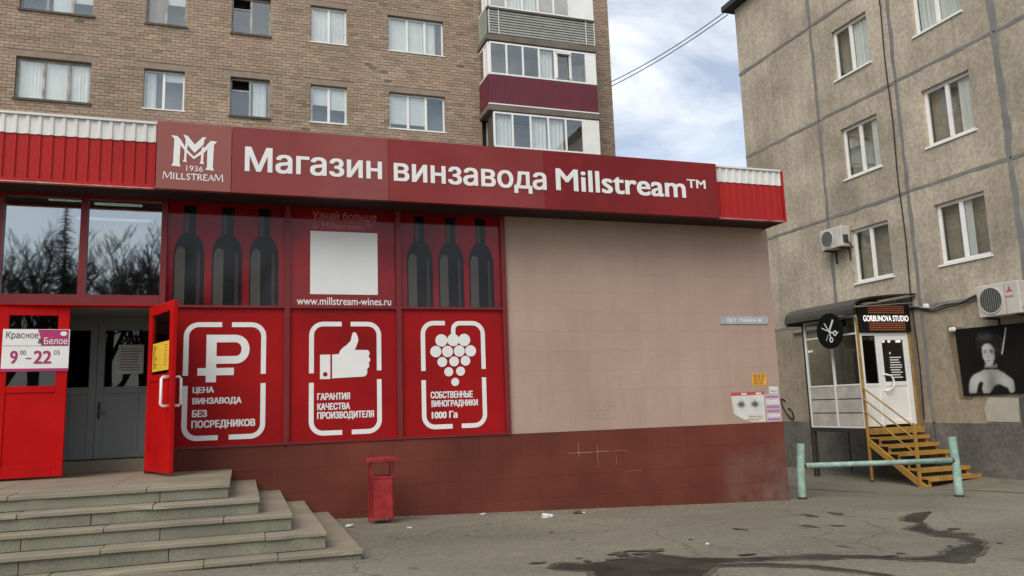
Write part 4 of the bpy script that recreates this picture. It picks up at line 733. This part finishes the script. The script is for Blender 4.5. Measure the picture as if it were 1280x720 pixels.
for p, q in (((13.3, 14.53, 3.5), (15.1, 14.53, 3.62)), ((13.4, 14.53, 3.52), (15.1, 14.53, 3.78)), ((13.27, 16.95, 3.3), (15.15, 16.95, 3.33))): MB().tube([p, q], .011, 6).build('strut', 'conduit', ca)
# LED sign over the door
le = thing('led_sign', (14.3, 14.65, 2.95), 'black LED sign reading GORBUNOVA STUDIO over the booth door', 'sign')
FG = Fr((0, 14.64, 0), (1, 0, 0))
MB(FG).box(13.53, 15.06, 2.945, 3.60, -.06, 0).build('panel', 'black', le, bevel=.006)
dt = MB(FG)
for r in range(12):
    if 4 <= r <= 7: continue
    for c in range(30): dt.box(13.82+c*.036, 13.82+c*.036+.024, 2.975+r*.050, 2.975+r*.050+.030, .001, .003)
tag(dt.build('led_dots', 'led', le, clean=False), kind='stuff'); MB(FG).text('GORBUNOVA STUDIO', 13.66, 15.0, 3.185, 3.325, .004, .02).build('lettering', 'ledwhite', le)
# round scissors sign
FQ = Fr((13.18, 0, 0), (0, -1, 0)); cu_, cv_ = -15.25, 3.02
sg = thing('round_sign', (13.2, 15.25, 2.6), 'round black sign with white scissors and comb', 'sign')
MB(FQ).disc(cu_, cv_, .42, -.05, 0, k=40).build('disc', 'posterblack', sg); MB().tube([(13.22, 15.25, 3.02), (13.48, 15.3, 3.02)], .02, 8).build('bracket', 'iron', sg)
sc = MB(FQ); nn = .003
sc.poly([(cu_-.25, cv_+.11), (cu_-.22, cv_+.07), (cu_+.03, cv_-.035), (cu_+.02, cv_-.005)], nn); sc.poly([(cu_-.15, cv_+.20), (cu_-.11, cv_+.19), (cu_+.035, cv_-.03), (cu_+.005, cv_-.04)], nn+.001)
sc.ring(cu_+.20, cv_-.07, .032, .065, nn, nn+.002, 18); sc.ring(cu_+.06, cv_-.215, .032, .065, nn, nn+.002, 18); sc.stroke([(cu_+.02, cv_-.02), (cu_+.14, cv_-.06)], .035, nn+.0015); sc.stroke([(cu_+.02, cv_-.03), (cu_+.05, cv_-.15)], .035, nn+.002); sc.stroke([(cu_+.25, cv_-.08), (cu_+.31, cv_-.05)], .025, nn)
sc.stroke([(cu_+.02, cv_+.0), (cu_+.17, cv_+.25)], .055, nn+.0025); sc.stroke([(cu_-.02, cv_-.08), (cu_-.11, cv_-.23)], .016, nn+.0025); sc.build('scissors_print', 'white', sg)
# yellow metal stairs
st = thing('metal_stairs', (14.2, 14.0, -.4), 'ochre-painted metal stairs with side rail up to the booth door', 'stairs')
MB().box(13.56, 15.0, 14.50, BYn-.012, .60, .735).build('landing', 'ochre', st, bevel=.004)
for i in range(6):
    z = .55-.16*i; y = 14.72-.25*i
    MB().box(13.56, 15.0, y-.30, y-.02, z-.05, z-.01).build('tread', 'ochre', st, bevel=.004); MB().box(13.56, 15.0, y-.325, y-.302, z-.085, z).build('tread_nosing', 'ochre', st)
    for x in (13.60, 14.93): MB().box(x, x+.04, y-.29, y-.25, z-.21, z-.087).build('bracket', 'ochre', st)
for x in (13.50, 15.005):
    s_ = MB(); s_.add([(x, 14.70, .36), (x, 14.70, .52), (x, 13.26, -.38), (x, 13.10, -.44), (x, 13.30, -.50), (x+.05, 14.70, .36), (x+.05, 14.70, .52), (x+.05, 13.26, -.38), (x+.05, 13.10, -.44), (x+.05, 13.30, -.50)], [(0, 1, 2, 3, 4), (5, 9, 8, 7, 6), (0, 5, 6, 1), (1, 6, 7, 2), (2, 7, 8, 3), (3, 8, 9, 4), (4, 9, 5, 0)]); s_.build('stringer', 'ochre', st)
MB().box(13.44, 13.495, 13.27, 13.325, -.50, .86).build('rail_post', 'ochre', st)
for za, zb in ((1.66, .80), (1.40, .53), (1.13, .20)): MB().tube([(13.468, 14.66, za), (13.468, 13.30, zb)], .018, 6).build('rail', 'ochre', st)
# ================================================================== AIR CONDITIONERS
def ac(fx, ya, yb, z0, z1, label, logo):
    """outdoor unit: front face at x = fx, from y = ya (far) to yb (near)"""
    F_ = Fr((fx, 0, 0), (0, -1, 0)); u0, u1 = -ya, -yb; t = thing('air_conditioner', (fx+.15, (ya+yb)/2, z0), label, 'air conditioner', 'air conditioners on the panel block'); Wd, H = u1-u0, z1-z0
    MB(F_).box(u0, u1, z0, z1, -.30, 0).build('casing', 'acwhite', t, bevel=.015); cx, cy, r = u0+Wd*.34, z0+H*.5, H*.40
    MB(F_).disc(cx, cy, r, .002, .006, k=32).build('fan_opening', 'acdark', t); MB(F_).ring(cx, cy, r*.97, r*1.06, .002, .02, 32).build('fan_ring', 'acwhite', t)
    g_ = MB(F_)
    for i in range(-5, 6): hgt = r*math.sqrt(max(0, 1-(i/5.6)**2)); g_.box(cx+i*r/5.6-.004, cx+i*r/5.6+.004, cy-hgt, cy+hgt, .008, .014)
    g_.build('grille', 'pvcgrey', t); MB(F_).box(cx+r*1.25, cx+r*1.27, z0+.03, z1-.03, .001, .004).build('seam', 'acdark', t)
    for u in (u0+.12, u1-.16):
        MB().box(fx-.03, RX-.01, -u-.04, -u, z0-.045, z0-.003).build('bracket', 'iron', t); MB().box(RX-.03, RX-.008, -u-.04, -u, z0-.35, z0-.046).build('bracket_leg', 'iron', t)
    MB().box(fx+.05, fx+.20, yb-.03, yb-.002, z0+H*.18, z0+H*.55).build('valve_cover', 'acwhite' if logo else 'acdark', t)
    MB().tube([(fx+.12, yb-.04, z0+H*.3), (fx+.16, yb-.09, z0+H*.15), (fx+.28, yb-.06, z0-.05), (RX-.02, yb+.05, z0+.0)], .018, 6).build('refrigerant_pipe', 'cable', t)
    if logo:
        lg = MB(F_)
        for a in (90, 210, 330):
            c, s = math.cos(R(a)), math.sin(R(a)); px, py = u0+Wd*.79+.034*c, z0+H*.74+.034*s; q = [(.045, 0), (.0, .03), (-.03, .012), (-.02, -.02), (.012, -.012), (.025, -.02)]
            lg.poly([(px+x*c-y*s, py+x*s+y*c) for x, y in q], .003)
        lg.build('emblem', 'redprint', t); lt = MB(F_)
        for i in range(5): lt.box(u0+Wd*(.70+.036*i), u0+Wd*(.70+.036*i)+.022, z0+H*.51, z0+H*.57, .001, .003)
        lt.build('lettering', 'redprint', t)
ac(14.82, 17.15, 16.36, 5.37, 5.92, 'small white air conditioner high up beside the booth roof', False)
ac(14.80, 12.57, 11.60, 3.02, 3.69, 'large white air conditioner with red emblem above the portrait poster', True)
# ================================================================== PORTRAIT POSTER
FP = Fr((15.15, 0, 0), (0, -1, 0))
po = thing('portrait_poster', (15.16, 12.2, 1.4), 'black banner with a monochrome portrait of a short-haired woman', 'poster')
pb = MB(FP); pb.poly([(-13.49, 1.40), (-10.9, 1.43), (-10.9, 2.83), (-13.52, 2.88)], -.03, 0); pb.build('backing', 'posterblack', po)
ART = {
'hair': [(13.0, 2.665), (12.91, 2.748), (12.726, 2.762), (12.555, 2.713), (12.434, 2.611), (12.365, 2.472), (12.402, 2.275), (12.478, 2.191), (12.542, 2.263), (12.58, 2.065), (12.654, 2.002), (12.682, 2.161), (12.622, 2.336), (12.689, 2.477), (12.813, 2.51), (12.887, 2.425), (12.94, 2.269), (12.989, 2.365), (13.012, 2.504)],
'face': [(12.887, 2.425), (12.815, 2.497), (12.688, 2.486), (12.596, 2.379), (12.601, 2.2), (12.658, 2.078), (12.70, 2.04), (12.768, 2.022), (12.84, 2.09), (12.887, 2.197)],
'neck': [(12.839, 2.099), (12.766, 2.031), (12.636, 2.091), (12.58, 2.065), (12.584, 1.967), (12.886, 1.984)],
'shoulders': [(12.891, 1.948), (12.588, 1.931), (12.45, 1.86), (12.362, 1.787), (12.27, 1.72), (12.237, 1.651), (12.237, 1.477), (12.316, 1.428), (13.328, 1.454), (13.32, 1.6), (13.295, 1.693), (13.25, 1.78), (13.166, 1.848), (13.0, 1.9)],
'choker': [(12.885, 1.993), (12.582, 1.976), (12.588, 1.931), (12.891, 1.948)], 'dress': [(12.833, 1.441), (12.684, 1.602), (12.571, 1.629), (12.396, 1.548), (12.34, 1.428)],
'strap': [(13.158, 1.45), (13.09, 1.639), (13.018, 1.705), (12.95, 1.67), (12.999, 1.545), (12.981, 1.445)],
'brow': [(12.854, 2.363), (12.791, 2.367), (12.794, 2.349), (12.856, 2.35)], 'brow2': [(12.72, 2.366), (12.621, 2.345), (12.624, 2.327), (12.722, 2.348)],
'eye': [(12.849, 2.326), (12.816, 2.338), (12.788, 2.317), (12.82, 2.306)], 'eye2': [(12.716, 2.321), (12.673, 2.336), (12.636, 2.31), (12.678, 2.3)],
'nose': [(12.78, 2.303), (12.759, 2.302), (12.762, 2.211), (12.794, 2.2), (12.807, 2.214)], 'lips': [(12.824, 2.134), (12.781, 2.149), (12.732, 2.133), (12.781, 2.109)],
'shade': [(12.62, 2.40), (12.596, 2.379), (12.601, 2.2), (12.658, 2.078), (12.67, 2.2), (12.64, 2.33)], 'streak': [(12.27, 2.796), (12.251, 2.794), (12.417, 2.24), (12.446, 2.243)]}
import numpy as np
def inside(poly, U_, V_):
    w = np.zeros(U_.shape, bool); k = len(poly)
    for a in range(k):
        (x0, y0), (x1, y1) = poly[a], poly[(a+1) % k]
        if y0 == y1: continue
        c = ((y0 > V_) != (y1 > V_)) & (U_ < (x1-x0)*(V_-y0)/(y1-y0)+x0); w ^= c
    return w
def blur(a, n):
    for _ in range(n): p = np.pad(a, 1, mode='edge'); a = (p[1:-1, 1:-1]*2+p[:-2, 1:-1]+p[2:, 1:-1]+p[1:-1, :-2]+p[1:-1, 2:])/6
    return a
ru = np.arange(-13.46, -10.95, .0125); rv = np.arange(1.435, 2.83, .0125); U_, V_ = np.meshgrid(ru, rv); tone = np.full(U_.shape, .009)
poly = lambda k_: [(-y, z) for y, z in ART[k_]]
el = lambda cu, cv, a, b: np.exp(-(((U_-cu)/a)**2+((V_-cv)/b)**2))
curl = np.array([[mnoise.noise(Vector((u*16, v*16, 1)))+.6*mnoise.noise(Vector((u*34, v*34, 2))) for u in ru] for v in rv])
def put_(mask, val): tone[mask > .5] = val[mask > .5]
put_(inside(poly('shoulders'), U_, V_), .30+.22*el(-13.10, 1.72, .22, .3)+.16*el(-12.42, 1.66, .16, .2)-.12*el(-12.75, 1.60, .10, .25)+.04*curl)
put_(inside(poly('neck'), U_, V_), .20+.16*el(-12.80, 2.03, .07, .1)); put_(inside(poly('choker'), U_, V_), .012+0*U_)
for k_ in ('dress', 'strap'): put_(inside(poly(k_), U_, V_), .010+0*U_)
tone = blur(tone, 2)
hm = blur((inside(poly('hair'), U_, V_) | ((((U_+12.73)/.31)**2+((V_-2.50)/.27)**2 < 1+.35*curl) & (V_ > 2.20))).astype(float), 1); ht = np.clip(.014+.05*np.clip(curl, 0, 1)+.05*el(-12.80, 2.64, .16, .07), .008, .12); tone = tone*(1-hm)+ht*hm
fm_ = blur(inside(poly('face'), U_, V_).astype(float), 1); ft = .50-.24*np.clip((U_+12.74)/.14, 0, 1)-.10*el(-12.82, 2.30, .05, .05)-.12*el(-12.67, 2.30, .06, .05)+.06*el(-12.79, 2.40, .08, .06); tone = tone*(1-fm_)+ft*fm_
for (cu, cv, a, b, d_) in ((-12.822, 2.355, .042, .011, .75), (-12.672, 2.352, .052, .011, .75), (-12.820, 2.318, .032, .014, .95), (-12.676, 2.318, .040, .015, .95), (-12.765, 2.205, .034, .012, .6), (-12.752, 2.26, .010, .05, .3), (-12.776, 2.130, .048, .016, .8), (-12.775, 2.085, .03, .010, .3)): tone *= 1-d_*el(cu, cv, a, b)
tone = np.maximum(tone, .8*0+np.where(inside(poly('streak'), U_, V_), .55, 0)); tone = blur(tone, 1)
pm = MB(FP); nv_, nu_ = tone.shape
pm.v = [FP(float(u), float(v), .002) for v in rv for u in ru]; pm.f = [(a*nu_+b, a*nu_+b+1, (a+1)*nu_+b+1, (a+1)*nu_+b) for a in range(nv_-1) for b in range(nu_-1)]
tt = np.repeat(tone.reshape(-1, 1), 4, 1); tt[:, 2] *= .95; tt[:, 3] = 1; pm.tone = [float(q) for q in tt.reshape(-1)]
pmat = mat('portrait_print', (1, 1, 1), .45, .02, 2, spec=.15, fine=.01); nn_ = pmat.node_tree; at_ = nn_.nodes.new('ShaderNodeAttribute'); at_.attribute_name = 'tone'; nn_.links.new(at_.outputs['Color'], nn_.nodes['Principled BSDF'].inputs['Base Color'])
pm.build('portrait_print', pmat, po, clean=False)
# ================================================================== CABLES
tag(MB().tube([(RX-.03, 14.64+.02*math.sin(z*2.1), z) for z in [14.1-.6*i for i in range(23)]], .016, 6).build('wall_cable', 'cable'), 'black cable running straight down the panel block wall', 'cable')
wv = [(RX-.04-.03*math.sin(y*3), y, 3.50+.05*math.sin(y*2.6)+.03*math.sin(y*7)) for y in [14.95-.15*i for i in range(15)]]
hb = thing('cable_bundle', (RX-.05, 14, 3.4), 'grey cable bundle sagging from the booth sign to the large air conditioner', 'cable')
MB().tube(wv, .022, 6).build('cable', 'conduit', hb); MB().tube([(x-.02, y, z-.06+.03*math.sin(y*4)) for x, y, z in wv], .018, 6).build('cable', 'cable', hb)
for y, z in ((14.98, 3.60), (14.22, 3.49)): f_ = MB(); f_.add([(RX-.10, y-.07, z-.05), (RX-.10, y+.08, z-.03), (RX-.10, y+.06, z+.07), (RX-.10, y-.06, z+.06), (RX-.015, y-.07, z-.05), (RX-.015, y+.08, z-.03), (RX-.015, y+.06, z+.07), (RX-.015, y-.06, z+.06)], [(0, 1, 2, 3), (4, 7, 6, 5), (0, 4, 5, 1), (1, 5, 6, 2), (2, 6, 7, 3), (3, 7, 4, 0)]); f_.build('foam_plug', 'foam', hb, bevel=.02)
f_ = MB(); f_.box(15.06, 15.13, 13.45, 13.62, 2.83, 2.93); tag(f_.build('foam_lump', 'foam', bevel=.025), 'white lump of foam at the top left corner of the portrait poster', 'foam')
tag(MB().tube([(RX-.06, 19.0, 3.33), (RX-.06, 17.2, 3.36), (RX-.06, 16.95, 3.38)], .035, 8).build('conduit', 'conduit'), 'grey conduit on the wall running into the booth canopy', 'conduit')
for (a, b, sag, lab) in (((15.15, 20.9, 14.33), (13.36, 26.05, 13.78), .35, 'upper of the two overhead wires between the apartment blocks'), ((15.15, 20.9, 14.17), (13.36, 26.05, 13.60), .30, 'lower of the two overhead wires between the apartment blocks')):
    A_, B_ = Vector(a), Vector(b); tag(MB().tube([A_.lerp(B_, i/14)-Vector((0, 0, sag*4*(i/14)*(1-i/14)*.4)) for i in range(15)], .016, 5).build('overhead_wire', 'cable'), lab, 'wire', 'overhead wires')
# ================================================================== THINGS ON THE WALL AND DOORS
hs = thing('opening_hours_sign', (-2.36, SY-.05, 2.1), 'white and magenta opening hours sign on the left red door', 'sign')
NH = .012
MB(FL).box(.065, .755, 2.10, 2.60, .004, .010).build('panel', 'white', hs); MB(FL).poly([(.46, 2.405), (.745, 2.405), (.745, 2.595), (.42, 2.595), (.45, 2.50)], NH).build('magenta_block', 'magenta', hs); MB(FL).box(.065, .755, 2.10, 2.135, .0105, .012).build('magenta_strip', 'magenta', hs)
MB(FL).text('Красное', .10, .43, 2.47, 2.57, NH, .004).build('lettering', 'darktext', hs); MB(FL).text('&', .425, .475, 2.43, 2.49, NH+.002, .01).build('lettering', 'darktext', hs); MB(FL).text('Белое', .49, .735, 2.42, 2.50, NH+.002, .008).build('lettering', 'white', hs); MB(FL).disc(.69, 2.548, .035, NH+.002, k=18, ry=.028).build('seal_print', 'white', hs)
MB(FL).box(.07, .75, 2.400, 2.404, NH-.001, NH).build('rule_print', 'greyprint', hs)
MB(FL).text('9', .15, .23, 2.19, 2.345, NH, .03).build('lettering', 'magenta', hs); MB(FL).text('00', .25, .31, 2.295, 2.35, NH, .0).build('lettering', 'darktext', hs); MB(FL).text('–', .31, .37, 2.245, 2.26, NH, .0).build('lettering', 'magenta', hs); MB(FL).text('22', .39, .575, 2.19, 2.345, NH, .03).build('lettering', 'magenta', hs); MB(FL).text('05', .595, .66, 2.295, 2.35, NH, .0).build('lettering', 'darktext', hs)
yn = thing('door_notice', (-.9, 10.3, 2.1), 'yellow notices taped inside the glass of the open red door', 'notice')
for i in range(3):
    MB(FD).box(.13+i*.205, .13+i*.205+.2, 2.06, 2.40, -.021+.001*i, -.018+.001*i).build('sheet', 'yellow', yn)
mk = MB(FD)
for i in range(14): a = .15+.02*random.random(); v = 2.10+.02*i; mk.box(a, a+.06+.1*random.random(), v, v+.009, -.017, -.0165)
for i in range(8): a = .56; v = 2.12+.033*i; mk.box(a, a+.1, v, v+.006, -.015, -.0145)
mk.build('print', 'darktext', yn)
nt_ = thing('white_notice', (-1.4, 11.98, 2.1), 'white notice on the glass of the inner grey door', 'notice')
MB(FI).box(-1.60, -1.28, 2.12, 2.52, .005, .008).build('sheet', 'paper', nt_); mk = MB(FI)
for i in range(9): mk.box(-1.57, -1.35+.04*random.random(), 2.17+.036*i, 2.18+.036*i, .0085, .009)
mk.build('print', 'greyprint', nt_)
ap = thing('address_plate', (7.6, SY-.02, 2.68), 'narrow grey-blue street name plate on the beige wall', 'plate')
MB(FS).box(7.155, 8.045, 2.675, 2.80, .009, .022).build('plate', 'plate', ap, bevel=.004); MB(FS).text('пр-т. Ленина 86', 7.27, 7.93, 2.695, 2.775, .0235, .015).build('lettering', 'white', ap)
fy = thing('flyer', (7.8, SY-.01, 1.69), 'small yellow paper advert below the street name plate', 'flyer', 'paper adverts on the beige wall')
MB(FS).box(7.66, 7.93, 1.70, 1.885, .009, .011).build('sheet', 'orange', fy); mb = MB(FS)
for i, (a, b) in enumerate(((7.69, 7.90), (7.70, 7.88), (7.69, 7.86))): mb.text(('РЕМОНТ', 'ОКОН И', 'ДВЕРЕЙ')[i] if 0 else 'ІІІ ІІ ІІІ', a, b, 1.84-i*.055-.01, 1.84-i*.055+.028, .0115, .02)
mb.build('print', 'darktext', fy)
fp = thing('flyer', (7.55, SY-.01, 1.16), 'torn pale poster with two dark blotches and a red heading', 'flyer', 'paper adverts on the beige wall')
MB(FS).poly([(7.25, 1.58), (7.86, 1.60), (7.86, 1.13), (7.60, 1.135), (7.45, 1.18), (7.28, 1.27)], .009, .011).build('sheet', 'paper', fp); MB(FS).poly([(7.25, 1.548), (7.25, 1.60), (7.86, 1.605), (7.86, 1.556)], .0115, .012).build('heading', 'redprint', fp)
for c in (7.43, 7.68):
    b_ = MB(FS); k = 44; b_.poly([(c+(.12*random.uniform(.7, 1.1) if i % 2 else .03+.03*random.random())*math.cos(2*math.pi*i/k), 1.41+(.10*random.uniform(.6, 1.1) if i % 2 else .03)*math.sin(2*math.pi*i/k)) for i in range(k)], .0115); b_.build('blotch_print', 'greyprint', fp)
for q in range(5):
    a = 7.50+.05*random.random(); MB(FS).box(a, a+.28-.08*random.random(), 1.15+.022*q, 1.158+.022*q, .0115, .012).build('text_print', 'greyprint' if q % 2 else 'orange', fp)
for i, x in enumerate((7.44, 7.71)): MB(FS).box(x, x+.10, 1.56, 1.59, .0125, .013).build('heading_box', 'paper', fp)
f2 = thing('flyer', (8.0, SY-.01, 1.12), 'pink and violet striped leaflet at the wall corner', 'flyer', 'paper adverts on the beige wall')
MB(FS).box(7.875, 8.15, 1.125, 1.555, .0115, .0135).build('sheet', 'pinkpaper', f2)
for v0, v1, m_ in ((1.50, 1.535, 'violet'), (1.40, 1.47, 'paper'), (1.335, 1.38, 'violet'), (1.27, 1.315, 'violet'), (1.20, 1.245, 'paper'), (1.145, 1.18, 'violet')): MB(FS).box(7.89, 8.135, v0, v1, .0138, .0145).build('stripe_print', m_, f2)
f3 = thing('flyer', (8.05, SY-.01, 1.56), 'small whitish paper scrap above the pink leaflet', 'flyer', 'paper adverts on the beige wall')
MB(FS).poly([(7.96, 1.565), (8.13, 1.56), (8.14, 1.67), (7.965, 1.685)], .009, .0115).build('sheet', 'paper', f3); MB(FS).box(7.98, 8.11, 1.60, 1.612, .012, .0125).build('print', 'greyprint', f3)
# ================================================================== LITTER
def scrap(x, y, s, material, label, seed):
    rr = random.Random(seed); mb = MB(); z = gz(x, y)+.004; bm = bmesh.new(); bmesh.ops.create_icosphere(bm, subdivisions=2, radius=1)
    for v in bm.verts: q = 1+rr.uniform(-.35, .35); mb.v.append(Vector((x+v.co.x*s*q, y+v.co.y*s*.7*q, z+max(0, (v.co.z+.5))*s*.38*q)))
    bm.verts.index_update(); mb.f = [tuple(v.index for v in f.verts) for f in bm.faces]; bm.free(); tag(mb.build('litter', material), label, 'litter', 'scraps of litter along the shop wall')
scrap(3.79, 9.92, .075, 'litter', 'crumpled white paper scrap on the asphalt, left of the brown wrapper', 1); scrap(4.34, 10.19, .075, 'litterbrown', 'crumpled brown and white wrapper near the plinth', 2); scrap(4.42, 10.17, .03, 'litter', 'tiny white scrap touching the brown wrapper', 3)
scrap(1.25, 9.85, .05, 'litter', 'white scrap beside the bottom step corner', 4); scrap(1.90, 9.5, .025, 'litter', 'tiny white scrap in front of the litter bin', 5); scrap(4.56, 7.34, .022, 'litter', 'tiny white scrap above the wet patch', 6); scrap(3.1, 10.45, .035, 'litter', 'pale scrap against the plinth right of the bin', 8)
gt = MB(); rg = random.Random(4)
for i in range(900):
    x = rg.uniform(-1, 8.4) if i < 620 else rg.uniform(1.3, 11); y = 10.62-abs(rg.gauss(0, .16)) if i < 620 else rg.uniform(6.5, 10.4); y = y if x > 1.2 else 10.6
    if x < 1.2: continue
    r_ = rg.uniform(.004, .013); z = groundz(x, y); k = len(gt.v); a = rg.uniform(0, 6.28)
    for t in range(4): gt.v.append(Vector((x+r_*1.3*math.cos(a+t*1.57), y+r_*math.sin(a+t*1.57)*rg.uniform(.7, 1.3), z-.002)))
    gt.v.append(Vector((x+rg.uniform(-.3, .3)*r_, y, z+r_*1.0))); gt.f += [(k, k+1, k+4), (k+1, k+2, k+4), (k+2, k+3, k+4), (k+3, k, k+4)]
tag(gt.build('grit', mat('grit_stone', (.22, .20, .16), .9, .4, 30), clean=False), 'loose grit scattered along the foot of the wall', 'grit', kind='stuff')
# ================================================================== TREES ACROSS THE STREET (seen mirrored in the shop glass)
def bare_tree(seed, H):
    rr = random.Random(seed); tr = MB(); cr = MB()
    def grow(mb, p, d, ln, r, lev):
        q = p; pts = [p]; n = 3
        for i in range(n): d = (d+Vector((rr.uniform(-.18, .18), rr.uniform(-.18, .18), rr.uniform(-.02, .12)))).normalized(); q = q+d*ln/n; pts.append(q)
        mb.tube(pts, max(r, .014), 3 if lev > 1 else 6, max(r*.55, .011))
        if lev >= 5: return
        for k in range((4, 4, 4, 4, 3)[lev]):
            t = rr.uniform(.35, 1); b = pts[int(t*n) if t < 1 else n]; a = rr.uniform(0, 6.28); sp = rr.uniform(.45, .95); e = Vector((math.cos(a)*sp, math.sin(a)*sp, rr.uniform(.2, .9)))
            grow(cr, b, (d*.55+e).normalized(), ln*rr.uniform(.55, .75), r*.5, lev+1)
    grow(tr, Vector((0, 0, 0)), Vector((0, 0, 1)), H*.36, H*.018, 0); return tr, cr
def spruce(seed, H):
    rr = random.Random(seed); tr = MB(); tr.tube([(0, 0, 0), (0, 0, H)], H*.018, 6, .02); cr = MB(); z = .8
    while z < H-.1:
        L0 = (H-z)*.24+.15
        for k in range(7):
            a = rr.uniform(0, 6.28); ln = L0*rr.uniform(.6, 1.15)
            for j in range(5):
                t = (j+.6)/5; c = Vector((math.cos(a)*ln*t, math.sin(a)*ln*t, z-.28*ln*t)); s = .35*(1.2-t*.6)*max(.3, L0/1.8)
                for m_ in range(7):
                    u = Vector((rr.uniform(-1, 1), rr.uniform(-1, 1), rr.uniform(-.7, .2)))*s; v = Vector((rr.uniform(-1, 1), rr.uniform(-1, 1), rr.uniform(-.6, .3)))*s*.6; k0 = len(cr.v); cr.v += [c, c+u, c+v]; cr.f.append((k0, k0+1, k0+2))
        z += .17
    return tr, cr
TS = [bare_tree(3, 16.5), bare_tree(11, 16)]; SP = spruce(5, 12)
def put(tree, name, x, y, s, rz, label, group, cm):
    z = gz(x, y)
    t = thing(name, (x, y, z), label, 'tree', group); t.rotation_euler = (0, 0, rz); t.scale = (s, s, s)
    for mb, nm, m_ in ((tree[0], 'trunk', 'bark'), (tree[1], 'crown', cm)):
        key = 'tree_'+nm+str(id(mb)); me = bpy.data.meshes.get(key)
        if not me: me = bpy.data.meshes.new(key); me.from_pydata([tuple(p) for p in mb.v], [], mb.f); me.materials.append(M[m_])
        o = bpy.data.objects.new(nm, me); COL.objects.link(o); o.parent = t
G_ = 'trees across the street mirrored in the shop glass'
for i, (k, x, y, s, rz, lab) in enumerate([(0, -13.5, -20, 1.05, 0, 'bare tree mirrored at the far left edge of the shop glass'), (1, -10.6, -22, .95, 1.2, 'bare tree mirrored left of the spruce'), (0, -6.6, -21, 1.0, 2.3, 'bare tree mirrored right of the glass mullion'), (1, -4.6, -19, 1.0, 4.0, 'bare tree mirrored at the right end of the shop glass'), (1, -8.9, -25, 1.1, 5.1, 'bare tree mirrored behind the spruce'), (0, -2.0, -23, 1.05, 3.3, 'bare tree mirrored beside the door hinge')]): put(TS[k], 'bare_tree', x, y, s, rz, lab, G_, 'bark')
put(SP, 'spruce_tree', -8.0, -20, .95, 0, 'dark spruce mirrored in the middle of the shop glass', None, 'needle'); put(SP, 'spruce_tree', -11.8, -24, .62, 2, 'smaller spruce mirrored near the left edge of the shop glass', None, 'needle'); put(SP, 'spruce_tree', -9.6, -26, .6, 1, 'low spruce mirrored behind the bare trees', None, 'needle')
print('script done', len(bpy.data.objects))
